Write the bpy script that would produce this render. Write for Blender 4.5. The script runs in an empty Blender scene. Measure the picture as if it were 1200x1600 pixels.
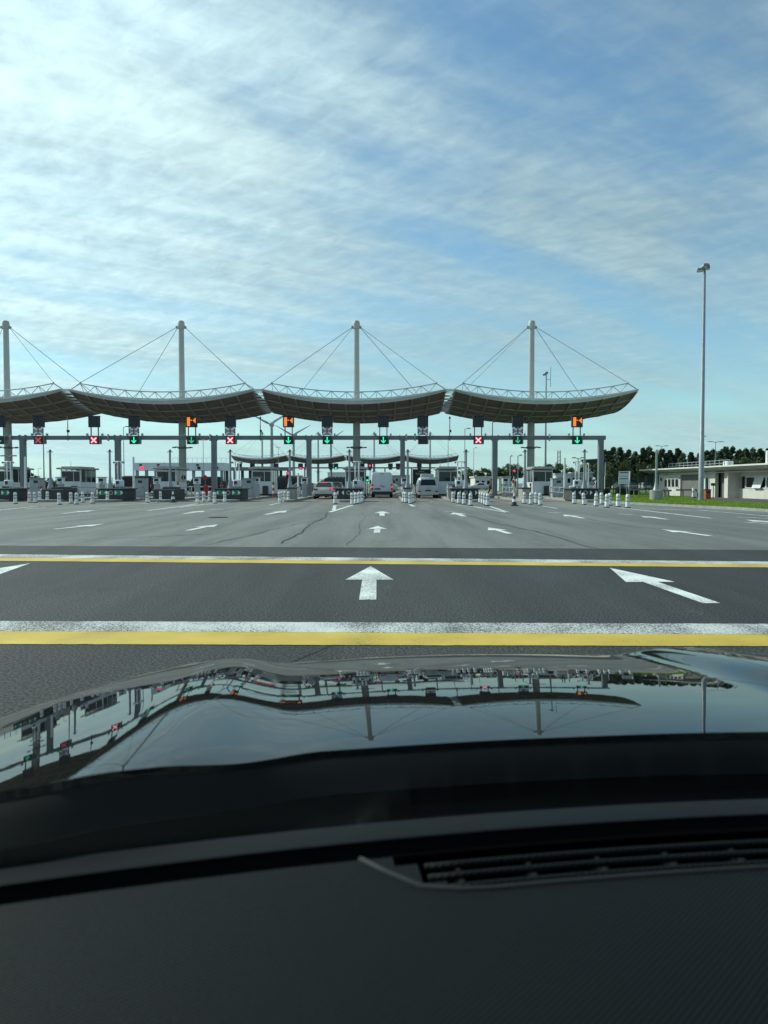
import bpy, math, random
from mathutils import Vector, Matrix, noise as mnoise
random.seed(7)
rad = math.radians
S = bpy.context.scene
COL = S.collection

# ------------------------------------------------------------------ camera, sky, sun, exposure
EYE = 1.35                       # height of the phone inside the car
FPX = 1150.0                     # focal length in pixels of a 1200 x 1600 frame
PITCH = math.atan(45 / FPX)      # looking slightly down
cam = bpy.data.cameras.new('camera')
cam.sensor_fit = 'VERTICAL'; cam.sensor_height = 24.0; cam.lens = 24.0 * FPX / 1600
cam.clip_start = 0.02; cam.clip_end = 9000
cam.dof.use_dof = True; cam.dof.focus_distance = 55; cam.dof.aperture_fstop = cam.lens / 3.6
co = bpy.data.objects.new('camera', cam); COL.objects.link(co)
co.location = (0, 0, EYE); co.rotation_euler = (math.pi / 2 - PITCH, 0, 0)
S.camera = co

SUN_AZ, SUN_EL = rad(-62), rad(36)          # azimuth from straight ahead, negative = left
SUNDIR = Vector((math.sin(SUN_AZ) * math.cos(SUN_EL), math.cos(SUN_AZ) * math.cos(SUN_EL), math.sin(SUN_EL)))
W = bpy.data.worlds.new('World'); S.world = W; W.use_nodes = True
def build_sky():
    nt = W.node_tree; N = nt.nodes; L = nt.links; N.clear()
    out = N.new('ShaderNodeOutputWorld'); bg = N.new('ShaderNodeBackground'); bg.inputs[1].default_value = 0.105
    L.new(bg.outputs[0], out.inputs[0])
    sky = N.new('ShaderNodeTexSky'); sky.sky_type = 'NISHITA'; sky.sun_disc = False
    sky.sun_elevation = SUN_EL; sky.sun_rotation = SUN_AZ
    sky.air_density = 1.15; sky.dust_density = 0.5; sky.ozone_density = 1.6; sky.altitude = 10
    tc = N.new('ShaderNodeTexCoord')
    def m(op, a, b=None, c=None, clamp=False):
        n = N.new('ShaderNodeMath'); n.operation = op; n.use_clamp = clamp
        for i, v in enumerate((a, b, c)):
            if v is None: continue
            if isinstance(v, (int, float)): n.inputs[i].default_value = v
            else: L.new(v, n.inputs[i])
        return n.outputs[0]
    sep = N.new('ShaderNodeSeparateXYZ'); L.new(tc.outputs['Generated'], sep.inputs[0])
    zz = m('ADD', m('MAXIMUM', sep.outputs[2], 0.0), 0.12)
    cmb = N.new('ShaderNodeCombineXYZ')
    L.new(m('DIVIDE', sep.outputs[0], zz), cmb.inputs[0]); L.new(m('DIVIDE', sep.outputs[1], zz), cmb.inputs[1])
    def nz(scale, rot, stretch, detail, rough, dist, off=(0, 0, 0)):
        mp = N.new('ShaderNodeMapping'); mp.vector_type = 'TEXTURE'; mp.inputs['Rotation'].default_value = (0, 0, rot)
        mp.inputs['Scale'].default_value = stretch; mp.inputs['Location'].default_value = off
        L.new(cmb.outputs[0], mp.inputs[0])
        n = N.new('ShaderNodeTexNoise'); n.inputs['Scale'].default_value = scale; n.inputs['Detail'].default_value = detail
        n.inputs['Roughness'].default_value = rough; n.inputs['Distortion'].default_value = dist
        L.new(mp.outputs[0], n.inputs['Vector']); return n.outputs[0]
    big = nz(0.8, rad(40), (1.5, .75, 1), 5, 0.5, 0.35, (2.3, 1.1, 0))
    streak = nz(1.0, rad(42), (2.2, .36, 1), 8, 0.55, 0.3, (0.4, 2.2, 0))
    streak2 = nz(2.2, rad(28), (2.2, .40, 1), 8, 0.58, 0.25, (5.4, 1.2, 0))
    ripple = nz(12, rad(-35), (1.3, .8, 1), 5, 0.6, 0.3)
    def sm(v, a, b):
        n = N.new('ShaderNodeMapRange'); n.interpolation_type = 'SMOOTHSTEP'
        n.inputs[1].default_value = a; n.inputs[2].default_value = b; L.new(v, n.inputs[0]); return n.outputs[0]
    # angular distance to the sun: thin cirrus scatters most light forward
    dot = N.new('ShaderNodeVectorMath'); dot.operation = 'DOT_PRODUCT'
    nrm = N.new('ShaderNodeVectorMath'); nrm.operation = 'NORMALIZE'; L.new(tc.outputs['Generated'], nrm.inputs[0])
    L.new(nrm.outputs[0], dot.inputs[0]); dot.inputs[1].default_value = SUNDIR
    fw = sm(dot.outputs['Value'], 0.25, 1.0)
    d = m('ADD', m('MULTIPLY', big, 1.25), m('MULTIPLY', streak, 0.55))
    d = m('ADD', d, m('MULTIPLY', streak2, 0.50))
    d = m('ADD', d, m('MULTIPLY', ripple, 0.24))
    d = m('ADD', d, m('MULTIPLY', fw, 0.26))
    dens = m('MULTIPLY', sm(d, 0.90, 1.68), 0.95)
    lum = m('ADD', m('MULTIPLY', m('POWER', fw, 1.6), 5.0), 4.1)
    tex = m('ADD', m('MULTIPLY', streak, 0.45), m('ADD', m('MULTIPLY', streak2, 0.55), m('MULTIPLY', ripple, 0.5)))
    tx = N.new('ShaderNodeMapRange'); tx.clamp = False; tx.inputs[1].default_value = .55; tx.inputs[2].default_value = .95; tx.inputs[3].default_value = .70; tx.inputs[4].default_value = 1.22; L.new(tex, tx.inputs[0])
    lum = m('MULTIPLY', lum, tx.outputs[0])
    cc = N.new('ShaderNodeMix'); cc.data_type = 'RGBA'; cc.blend_type = 'MULTIPLY'; cc.inputs[0].default_value = 1
    cc.inputs[6].default_value = (0.85, 0.985, 1.03, 1)
    g = N.new('ShaderNodeCombineColor')
    for i in range(3): L.new(lum, g.inputs[i])
    L.new(g.outputs[0], cc.inputs[7])
    mix = N.new('ShaderNodeMix'); mix.data_type = 'RGBA'; L.new(dens, mix.inputs[0])
    st = N.new('ShaderNodeMix'); st.data_type = 'RGBA'; st.blend_type = 'MULTIPLY'; st.inputs[0].default_value = 1; st.inputs[7].default_value = (.80, 1.0, 1.08, 1); L.new(sky.outputs[0], st.inputs[6])
    L.new(st.outputs[2], mix.inputs[6]); L.new(cc.outputs[2], mix.inputs[7])
    # pale marine haze low over the horizon
    hz = m('MULTIPLY', m('POWER', 2.71828, m('MULTIPLY', m('MAXIMUM', sep.outputs[2], 0.0), -10.0)), 0.52)
    hm = N.new('ShaderNodeMix'); hm.data_type = 'RGBA'; L.new(hz, hm.inputs[0]); L.new(mix.outputs[2], hm.inputs[6]); hm.inputs[7].default_value = (3.9, 6.1, 7.2, 1)
    L.new(hm.outputs[2], bg.inputs[0])
build_sky()
sl = bpy.data.lights.new('sun', 'SUN'); sl.energy = 3.0; sl.angle = rad(0.6); sl.color = (1.0, 0.95, 0.87)
so = bpy.data.objects.new('sun', sl); COL.objects.link(so)
so.rotation_euler = SUNDIR.to_track_quat('Z', 'Y').to_euler()
S.view_settings.view_transform = 'Standard'; S.view_settings.look = 'None'
S.view_settings.exposure = 0.45; S.view_settings.gamma = 1.0; S.view_settings.use_curve_mapping = False
S.cycles.max_bounces = 8; S.cycles.transparent_max_bounces = 12; S.cycles.caustics_reflective = False

# ------------------------------------------------------------------ surveying helpers (photo pixel -> place in the world)
def ray(px, py):
    x = (px - 600) / FPX; v = (800 - py) / FPX
    dy = math.cos(PITCH) + v * math.sin(PITCH)
    return x / dy, (-math.sin(PITCH) + v * math.cos(PITCH)) / dy
def GX(px, d): return ray(px, 755)[0] * d
def GZ(py, d): return EYE + ray(600, py)[1] * d
def G(px, py, z=0.0):
    rx, rz = ray(px, py); d = (z - EYE) / rz
    return Vector((rx * d, d, z))

# ------------------------------------------------------------------ materials
MATS = {}
def mat(name, col, rough=0.6, metal=0.0, var=0.12, scale=3.0, bump=0.0, bscale=60.0, emit=None, estr=0.0, coat=0.0, spec=0.5):
    if name in MATS: return MATS[name]
    m = bpy.data.materials.new(name); m.use_nodes = True
    nt = m.node_tree; b = nt.nodes['Principled BSDF']
    b.inputs['Roughness'].default_value = rough; b.inputs['Metallic'].default_value = metal
    b.inputs['Coat Weight'].default_value = coat; b.inputs['Specular IOR Level'].default_value = spec
    b.inputs['Base Color'].default_value = (*col, 1)
    if var > 0 or bump > 0:
        tc = nt.nodes.new('ShaderNodeNewGeometry')
    if var > 0:
        n = nt.nodes.new('ShaderNodeTexNoise'); n.inputs['Scale'].default_value = scale; n.inputs['Detail'].default_value = 6
        n.inputs['Roughness'].default_value = 0.65
        nt.links.new(tc.outputs['Position'], n.inputs['Vector'])
        r = nt.nodes.new('ShaderNodeMapRange'); r.inputs[1].default_value = 0.3; r.inputs[2].default_value = 0.7
        r.inputs[3].default_value = 1 - var; r.inputs[4].default_value = 1 + var
        nt.links.new(n.outputs[0], r.inputs[0])
        mx = nt.nodes.new('ShaderNodeVectorMath'); mx.operation = 'SCALE'; mx.inputs[0].default_value = col
        nt.links.new(r.outputs[0], mx.inputs['Scale']); nt.links.new(mx.outputs[0], b.inputs['Base Color'])
    if bump > 0:
        n2 = nt.nodes.new('ShaderNodeTexNoise'); n2.inputs['Scale'].default_value = bscale; n2.inputs['Detail'].default_value = 4
        nt.links.new(tc.outputs['Position'], n2.inputs['Vector'])
        bp = nt.nodes.new('ShaderNodeBump'); bp.inputs['Strength'].default_value = bump; bp.inputs['Distance'].default_value = 0.02
        nt.links.new(n2.outputs[0], bp.inputs['Height']); nt.links.new(bp.outputs[0], b.inputs['Normal'])
    if emit:
        b.inputs['Emission Color'].default_value = (*emit, 1); b.inputs['Emission Strength'].default_value = estr
    MATS[name] = m; return m

def asphalt(name, col, speck, patch, patchscale):
    m = bpy.data.materials.new(name); m.use_nodes = True; nt = m.node_tree; N = nt.nodes; L = nt.links
    b = N['Principled BSDF']; b.inputs['Roughness'].default_value = 0.82; b.inputs['Specular IOR Level'].default_value = 0.35
    g = N.new('ShaderNodeNewGeometry')
    def nz(sc, det, st=(1, 1, 1), dist=0):
        mp = N.new('ShaderNodeMapping'); mp.inputs['Scale'].default_value = st; L.new(g.outputs['Position'], mp.inputs[0])
        n = N.new('ShaderNodeTexNoise'); n.inputs['Scale'].default_value = sc; n.inputs['Detail'].default_value = det
        n.inputs['Roughness'].default_value = 0.6; n.inputs['Distortion'].default_value = dist
        L.new(mp.outputs[0], n.inputs['Vector']); return n.outputs[0]
    def mr(v, a, bb, c, d):
        r = N.new('ShaderNodeMapRange'); r.inputs[1].default_value = a; r.inputs[2].default_value = bb
        r.inputs[3].default_value = c; r.inputs[4].default_value = d; L.new(v, r.inputs[0]); return r.outputs[0]
    def mul(a, c):
        x = N.new('ShaderNodeMath'); x.operation = 'MULTIPLY'; L.new(a, x.inputs[0]); L.new(c, x.inputs[1]); return x.outputs[0]
    grain = nz(46, 3); gm = mr(grain, 0.40, 0.62, 1 - speck, 1 + speck)
    big = mr(nz(patchscale, 5, (1, .6, 1), .4), 0.3, 0.7, 1 - patch, 1 + patch)
    trk = mr(nz(0.9, 4, (1, 0.06, 1), .2), 0.42, 0.60, 1.10, 0.80)      # worn wheel paths along the lanes
    spots = mr(nz(1.3, 5, (1, .7, 1), 1.0), 0.60, 0.72, 1.0, 0.70)       # oil drips
    pale = mr(nz(1.7, 3, (1.3, .5, 1), .8), 0.66, 0.74, 1.0, 1.30)      # pale scuffs
    stone = mr(nz(75, 1), 0.63, 0.70, 1.0, 1.0 + speck * 1.1)             # bright chippings
    k = mul(mul(mul(mul(mul(gm, big), trk), spots), pale), stone)
    v = N.new('ShaderNodeVectorMath'); v.operation = 'SCALE'; v.inputs[0].default_value = col
    L.new(k, v.inputs['Scale']); L.new(v.outputs[0], b.inputs['Base Color'])
    bp = N.new('ShaderNodeBump'); bp.inputs['Strength'].default_value = 0.35; bp.inputs['Distance'].default_value = 0.008
    L.new(grain, bp.inputs['Height']); L.new(bp.outputs[0], b.inputs['Normal'])
    return m

def paint(name, col, under, wear):
    """road paint: aggregate shows through where it is worn"""
    m = bpy.data.materials.new(name); m.use_nodes = True; nt = m.node_tree; N = nt.nodes; L = nt.links
    b = N['Principled BSDF']; b.inputs['Roughness'].default_value = 0.7
    g = N.new('ShaderNodeNewGeometry')
    n = N.new('ShaderNodeTexNoise'); n.inputs['Scale'].default_value = 58; n.inputs['Detail'].default_value = 3; L.new(g.outputs['Position'], n.inputs['Vector'])
    n2 = N.new('ShaderNodeTexNoise'); n2.inputs['Scale'].default_value = 1.4; n2.inputs['Detail'].default_value = 5; L.new(g.outputs['Position'], n2.inputs['Vector'])
    a = N.new('ShaderNodeMath'); a.operation = 'MULTIPLY_ADD'; L.new(n2.outputs[0], a.inputs[0]); a.inputs[1].default_value = 0.35; L.new(n.outputs[0], a.inputs[2])
    mp = N.new('ShaderNodeMapping'); mp.inputs['Scale'].default_value = (1, .05, 1); L.new(g.outputs['Position'], mp.inputs[0])
    n3 = N.new('ShaderNodeTexNoise'); n3.inputs['Scale'].default_value = 1.1; n3.inputs['Detail'].default_value = 3; L.new(mp.outputs[0], n3.inputs['Vector'])
    a3 = N.new('ShaderNodeMath'); a3.operation = 'MULTIPLY_ADD'; L.new(n3.outputs[0], a3.inputs[0]); a3.inputs[1].default_value = .5; L.new(a.outputs[0], a3.inputs[2]); a = N.new('ShaderNodeMath'); a.operation = 'SUBTRACT'; L.new(a3.outputs[0], a.inputs[0]); a.inputs[1].default_value = .25
    r = N.new('ShaderNodeMapRange'); r.inputs[1].default_value = wear; r.inputs[2].default_value = wear + 0.07; L.new(a.outputs[0], r.inputs[0])
    mx = N.new('ShaderNodeMix'); mx.data_type = 'RGBA'; L.new(r.outputs[0], mx.inputs[0])
    mx.inputs[6].default_value = (*under, 1); mx.inputs[7].default_value = (*col, 1)
    r2 = N.new('ShaderNodeMapRange'); r2.inputs[1].default_value = .3; r2.inputs[2].default_value = .7; r2.inputs[3].default_value = .8; r2.inputs[4].default_value = 1.1
    L.new(n2.outputs[0], r2.inputs[0])
    v = N.new('ShaderNodeVectorMath'); v.operation = 'SCALE'; L.new(mx.outputs[2], v.inputs[0]); L.new(r2.outputs[0], v.inputs['Scale'])
    L.new(v.outputs[0], b.inputs['Base Color'])
    bp = N.new('ShaderNodeBump'); bp.inputs['Strength'].default_value = 0.5; bp.inputs['Distance'].default_value = 0.01
    L.new(n.outputs[0], bp.inputs['Height']); L.new(bp.outputs[0], b.inputs['Normal'])
    return m

M_OLD = asphalt('old_grey_asphalt', (0.165, 0.168, 0.157), 0.35, 0.16, 0.12)
M_NEW = asphalt('new_dark_asphalt', (0.044, 0.045, 0.045), 0.95, 0.22, 0.25)
M_PATCH = asphalt('patch_asphalt', (0.135, 0.137, 0.130), 0.4, 0.12, 0.5)
M_APRON = asphalt('brown_concrete', (0.20, 0.175, 0.15), 0.2, 0.16, 0.35)
M_SIDE = asphalt('side_asphalt', (0.10, 0.09, 0.09), 0.3, 0.15, 0.4)
M_WLINE = paint('worn_white_paint', (0.60, 0.61, 0.59), (0.12, 0.12, 0.12), 0.615)
M_WARROW = paint('white_arrow_paint', (0.74, 0.76, 0.73), (0.2, 0.2, 0.2), 0.55)
M_YLINE = paint('yellow_paint', (0.62, 0.43, 0.06), (0.20, 0.15, 0.04), 0.42)
M_TAR = mat('crack_tar', (0.065, 0.066, 0.065), 0.9, var=0.3, scale=8, spec=.1)
M_TARN = mat('crack_dark', (0.030, 0.030, 0.030), 0.9, var=0.3, scale=8, spec=.1)
M_GRASS = mat('grass_soil', (0.11, 0.18, 0.03), 0.9, var=0.45, scale=1.5, bump=0.6, bscale=30)
M_BLADE = mat('grass_blade', (0.16, 0.26, 0.035), 0.8, var=0.4, scale=0.9)
def _gt():
    nt = M_BLADE.node_tree; o = nt.nodes['Material Output']; b = nt.nodes['Principled BSDF']; t = nt.nodes.new('ShaderNodeBsdfTranslucent'); t.inputs[0].default_value = (.26, .36, .04, 1)
    x = nt.nodes.new('ShaderNodeMixShader'); x.inputs[0].default_value = .45; nt.links.new(b.outputs[0], x.inputs[1]); nt.links.new(t.outputs[0], x.inputs[2]); nt.links.new(x.outputs[0], o.inputs[0])
_gt()
M_KERB = mat('kerb_concrete', (0.30, 0.29, 0.27), 0.85, var=0.25, scale=2.5, bump=0.3, bscale=30)
M_CONC = mat('block_concrete', (0.33, 0.31, 0.28), 0.85, var=0.25, scale=3, bump=0.3, bscale=25)
M_DARKCONC = mat('dark_block', (0.052, 0.055, 0.055), 0.8, var=0.3, scale=2.5, bump=0.2, bscale=25)
M_MAST = mat('mast_paint', (0.46, 0.45, 0.42), 0.5, var=0.08, scale=0.8)
M_STEEL = mat('galvanised_steel', (0.30, 0.32, 0.34), 0.5, 0.25, var=0.15, scale=3)
M_TRUSS = mat('truss_paint', (0.48, 0.50, 0.51), 0.5, var=0.08, scale=2)
M_FASCIA = mat('fascia_metal', (0.72, 0.74, 0.75), 0.4, 0.0, var=0.10, scale=0.7)
M_SOFFIT = mat('soffit_panel', (0.21, 0.172, 0.138), 0.75, var=0.18, scale=0.6)
M_RIB = mat('soffit_rib', (0.30, 0.285, 0.26), 0.7, var=0.12, scale=0.8)
M_ROOF = mat('canopy_roof', (0.40, 0.41, 0.41), 0.6, var=0.12, scale=0.5)
M_GLAZE = mat('link_glazing', (0.72, 0.76, 0.74), 0.4, var=0.15, scale=1.5)
def _tl():
    nt = M_GLAZE.node_tree; o = nt.nodes['Material Output']; b = nt.nodes['Principled BSDF']; t = nt.nodes.new('ShaderNodeBsdfTranslucent'); t.inputs[0].default_value = (.8, .86, .84, 1)
    x = nt.nodes.new('ShaderNodeMixShader'); x.inputs[0].default_value = .6; nt.links.new(b.outputs[0], x.inputs[1]); nt.links.new(t.outputs[0], x.inputs[2]); nt.links.new(x.outputs[0], o.inputs[0])
_tl()
M_CABLE = mat('cable_steel', (0.30, 0.31, 0.32), 0.5, 0.3, var=0)
M_GANTRY = mat('gantry_paint', (0.17, 0.185, 0.20), 0.5, 0.15, var=0.12, scale=1.5)
M_BLACK = mat('sign_black', (0.022, 0.026, 0.030), 0.55, var=0.2, scale=4)
M_DARK = mat('dark_plastic', (0.03, 0.032, 0.034), 0.55, var=0.2, scale=5)
M_WHITE = mat('white_plastic', (0.78, 0.78, 0.76), 0.5, var=0.10, scale=6)
M_BAND = mat('grey_band', (0.34, 0.35, 0.36), 0.35, var=0.15, scale=8)
M_BOOTHW = mat('booth_panel', (0.68, 0.70, 0.72), 0.45, var=0.08, scale=2)
M_BOOTHR = mat('booth_roof', (0.30, 0.31, 0.31), 0.6, var=0.15, scale=2)
M_GLASS = mat('dark_glass', (0.012, 0.016, 0.018), 0.06, var=0.3, scale=1.2)
M_CAB = mat('cabinet_grey', (0.33, 0.36, 0.38), 0.5, var=0.12, scale=3)
M_GREEN = mat('green_panel', (0.015, 0.23, 0.13), 0.5, var=0.15, scale=4)
M_RED = mat('red_paint', (0.50, 0.035, 0.03), 0.5, var=0.15, scale=5)
M_ORANGE = mat('orange_paint', (0.30, 0.085, 0.035), 0.6, var=0.2, scale=5)
M_FLAGW = mat('flag_white', (0.74, 0.74, 0.76), 0.6, var=0.15, scale=6)
M_FLAGB = mat('flag_blue', (0.012, 0.014, 0.035), 0.6, var=0.15, scale=6)
M_FLAGR = mat('flag_red', (0.16, 0.035, 0.06), 0.6, var=0.15, scale=6)
M_LRED = mat('lamp_red', (0.5, 0.02, 0.04), 0.4, var=0, emit=(1.0, 0.03, 0.10), estr=1.4)
M_LREDX = mat('lamp_red_pale', (0.5, 0.2, 0.25), 0.4, var=0, emit=(1.0, 0.42, 0.50), estr=1.3)
M_LREDBG = mat('lamp_red_field', (0.30, 0.01, 0.02), 0.5, var=0.1, emit=(0.9, 0.01, 0.04), estr=0.28)
M_LGREEND = mat('lamp_green_dim', (0.02, 0.3, 0.16), 0.4, var=0, emit=(0.03, 1.0, 0.45), estr=0.45)
M_LREDXD = mat('lamp_red_dim', (0.4, 0.06, 0.08), 0.4, var=0, emit=(1.0, 0.10, 0.14), estr=0.35)
M_LGREEN = mat('lamp_green', (0.02, 0.5, 0.25), 0.4, var=0, emit=(0.03, 1.0, 0.42), estr=1.0)
M_LORANGE = mat('lamp_orange', (0.5, 0.2, 0.02), 0.4, var=0, emit=(1.0, 0.17, 0.015), estr=0.95)
M_TYRE = mat('tyre_rubber', (0.012, 0.012, 0.012), 0.8, var=0.2, scale=8)
M_VANW = mat('van_white', (0.62, 0.65, 0.68), 0.3, var=0.05, scale=2, coat=0.4)
M_CARS = mat('car_silver', (0.50, 0.51, 0.50), 0.35, 0.1, var=0.06, scale=2, coat=0.5)
M_CARG = mat('car_grey', (0.16, 0.17, 0.18), 0.3, 0.3, var=0.06, scale=2, coat=0.5)
M_CAMPER = mat('camper_paint', (0.42, 0.44, 0.44), 0.35, 0.2, var=0.06, scale=2, coat=0.3)
M_PLATE = mat('number_plate', (0.62, 0.50, 0.12), 0.5, var=0.1, scale=10)
M_BARK = mat('bark', (0.09, 0.075, 0.06), 0.9, var=0.3, scale=5)
M_LEAFD = mat('leaf_dark', (0.058, 0.088, 0.044), 0.7, var=0.5, scale=0.7)
M_LEAFM = mat('leaf_mid', (0.055, 0.085, 0.028), 0.7, var=0.45, scale=0.6)
M_LEAFO = mat('leaf_olive', (0.075, 0.085, 0.030), 0.7, var=0.4, scale=0.6)
for _m, _c in ((M_LEAFD, (.06, .10, .03)), (M_LEAFM, (.08, .12, .03)), (M_LEAFO, (.10, .12, .03))):     # thin leaves let some light through
    nt = _m.node_tree; t = nt.nodes.new('ShaderNodeBsdfTranslucent'); t.inputs[0].default_value = (*_c, 1); x = nt.nodes.new('ShaderNodeMixShader'); x.inputs[0].default_value = .3
    nt.links.new(nt.nodes['Principled BSDF'].outputs[0], x.inputs[1]); nt.links.new(t.outputs[0], x.inputs[2]); nt.links.new(x.outputs[0], nt.nodes['Material Output'].inputs[0])
M_WALL = mat('render_wall', (0.62, 0.60, 0.54), 0.85, var=0.10, scale=1.2, bump=0.15, bscale=40)
M_WALLG = mat('grey_cladding', (0.16, 0.155, 0.15), 0.8, var=0.12, scale=2)
M_RSLAB = mat('roof_slab', (0.60, 0.60, 0.57), 0.8, var=0.15, scale=0.8)
M_FRAMEW = mat('white_frame', (0.72, 0.73, 0.72), 0.5, var=0.08, scale=4)
M_MESHG = mat('green_mesh', (0.03, 0.085, 0.06), 0.6, var=0.1, scale=3)
M_SKIN = mat('skin', (0.42, 0.26, 0.19), 0.6, var=0.05)
M_VEST = mat('orange_vest', (0.62, 0.14, 0.03), 0.7, var=0.12, scale=8)
M_TROUS = mat('dark_trousers', (0.02, 0.022, 0.03), 0.8, var=0.2, scale=8)
M_TURB = mat('turbine_white', (0.40, 0.42, 0.44), 0.5, var=0.05, scale=0.2)
M_LAMPG = mat('lamp_head', (0.20, 0.20, 0.20), 0.5, 0.2, var=0.15, scale=3)
M_LENS = mat('lamp_lens', (0.55, 0.56, 0.55), 0.25, var=0.1, scale=3)

# ------------------------------------------------------------------ mesh helpers
class MB:
    def __init__(s): s.v = []; s.f = []
    def add(s, vs, fs):
        o = len(s.v); s.v += [tuple(v) for v in vs]; s.f += [tuple(i + o for i in f) for f in fs]; return s
    def box(s, c, d, rz=0.0, taper=1.0, rx=0.0):
        vs = []
        for z in (-1, 1):
            k = taper if z > 0 else 1.0
            for x, y in ((-1, -1), (1, -1), (1, 1), (-1, 1)):
                vs.append(Vector((x * d[0] / 2 * k, y * d[1] / 2 * k, z * d[2] / 2)))
        R = Matrix.Rotation(rz, 3, 'Z') @ Matrix.Rotation(rx, 3, 'X')
        vs = [R @ v + Vector(c) for v in vs]
        return s.add(vs, [(3, 2, 1, 0), (4, 5, 6, 7), (0, 1, 5, 4), (1, 2, 6, 5), (2, 3, 7, 6), (3, 0, 4, 7)])
    def bbox(s, c, d, b=0.02):
        """box with chamfered vertical and top edges"""
        x, y, z = d[0] / 2, d[1] / 2, d[2] / 2
        def ring(ix, iy, zz, k):
            return [(c[0] + a, c[1] + e, c[2] + zz) for a, e in ((-ix + k, -iy), (ix - k, -iy), (ix, -iy + k), (ix, iy - k), (ix - k, iy), (-ix + k, iy), (-ix, iy - k), (-ix, -iy + k))]
        vs = ring(x, y, -z, b) + ring(x, y, z - b, b) + ring(x - b, y - b, z, b)
        fs = [tuple(reversed(range(8))), tuple(range(16, 24))]
        for r in (0, 8):
            for i in range(8): fs.append((r + i, r + (i + 1) % 8, r + 8 + (i + 1) % 8, r + 8 + i))
        return s.add(vs, fs)
    def tube(s, p0, p1, r0, r1=None, n=8, cap=True):
        p0, p1 = Vector(p0), Vector(p1); r1 = r0 if r1 is None else r1
        ax = (p1 - p0).normalized(); a = ax.orthogonal().normalized(); b = ax.cross(a)
        vs = []
        for p, r in ((p0, r0), (p1, r1)):
            for i in range(n):
                t = 2 * math.pi * i / n; vs.append(p + (a * math.cos(t) + b * math.sin(t)) * r)
        fs = [(i, (i + 1) % n, n + (i + 1) % n, n + i) for i in range(n)]
        if cap: fs += [tuple(reversed(range(n))), tuple(range(n, 2 * n))]
        return s.add(vs, fs)
    def path(s, pts, r, n=6):
        pts = [Vector(p) for p in pts]; k = len(pts); vs = []
        for i, p in enumerate(pts):
            t = (pts[min(i + 1, k - 1)] - pts[max(i - 1, 0)]).normalized()
            up = Vector((0, 0, 1)) if abs(t.z) < .95 else Vector((0, 1, 0))
            a = t.cross(up).normalized(); b = a.cross(t)
            rr = r[i] if isinstance(r, (list, tuple)) else r
            for j in range(n):
                q = 2 * math.pi * j / n; vs.append(p + (a * math.cos(q) + b * math.sin(q)) * rr)
        fs = [tuple(range(n)), tuple(reversed(range((k - 1) * n, k * n)))]
        for i in range(k - 1):
            for j in range(n): fs.append((i * n + j, i * n + n + j, i * n + n + (j + 1) % n, i * n + (j + 1) % n))
        return s.add(vs, fs)
    def lathe(s, prof, c=(0, 0, 0), n=14):
        vs = [(c[0] + r * math.cos(2 * math.pi * i / n), c[1] + r * math.sin(2 * math.pi * i / n), c[2] + z) for r, z in prof for i in range(n)]
        fs = []
        for k in range(len(prof) - 1):
            for i in range(n): fs.append((k * n + i, k * n + (i + 1) % n, k * n + n + (i + 1) % n, k * n + n + i))
        fs += [tuple(reversed(range(n))), tuple(range((len(prof) - 1) * n, len(prof) * n))]
        return s.add(vs, fs)
    def prism(s, poly, y0, y1):
        """polygon in the x-z plane pushed along y"""
        n = len(poly); vs = [(x, y0, z) for x, z in poly] + [(x, y1, z) for x, z in poly]
        fs = [tuple(range(n)), tuple(reversed(range(n, 2 * n)))] + [(i, n + i, n + (i + 1) % n, (i + 1) % n) for i in range(n)]
        return s.add(vs, fs)
    def slab(s, poly, z0, z1):
        """ground-plan polygon pushed up"""
        n = len(poly); vs = [(p[0], p[1], z0) for p in poly] + [(p[0], p[1], z1) for p in poly]
        fs = [tuple(reversed(range(n))), tuple(range(n, 2 * n))] + [(i, (i + 1) % n, n + (i + 1) % n, n + i) for i in range(n)]
        return s.add(vs, fs)
    def mesh(s, name, m, smooth=False):
        me = bpy.data.meshes.new(name); me.from_pydata(s.v, [], s.f)
        import bmesh
        bm = bmesh.new(); bm.from_mesh(me); bmesh.ops.recalc_face_normals(bm, faces=bm.faces); bm.to_mesh(me); bm.free()
        me.materials.append(m)
        if smooth:
            me.polygons.foreach_set('use_smooth', [True] * len(me.polygons))
            if smooth == 'auto': me.set_sharp_from_angle(angle=rad(40))
        me.update(); return me
    def build(s, name, m, parent=None, smooth=False, loc=None):
        return link(name, s.mesh(name, m, smooth), parent, loc)
def link(name, data, parent=None, loc=None):
    o = bpy.data.objects.new(name, data); COL.objects.link(o)
    if parent is not None: o.parent = parent
    if loc is not None: o.location = loc
    return o
def tag(o, label=None, cat=None, group=None, kind=None):
    if label: o['label'] = label
    if cat: o['category'] = cat
    if group: o['group'] = group
    if kind: o['kind'] = kind
    return o
def thing(name, label, cat, loc=(0, 0, 0), rz=0.0, group=None):
    o = bpy.data.objects.new(name, None); COL.objects.link(o); o.empty_display_size = 0.2
    o.location = loc; o.rotation_euler = (0, 0, rz); return tag(o, label, cat, group)
def copy_tree(o, parent=None):
    c = o.copy(); COL.objects.link(c); c.parent = parent
    for ch in list(o.children): copy_tree(ch, c)
    return c
def place(proto, used, loc, rz=0.0, label=None, group=None, scale=None):
    """first call uses the built thing itself, later calls copy it with its parts"""
    o = copy_tree(proto) if used[0] else proto; used[0] = True
    o.location = loc; o.rotation_euler = (0, 0, rz)
    if scale: o.scale = scale
    return tag(o, label, None, group)
def struct(name, mb, m, parent=None, smooth=False):
    o = mb.build(name, m, parent, smooth)
    if parent is None: o['kind'] = 'structure'
    return o
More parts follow.
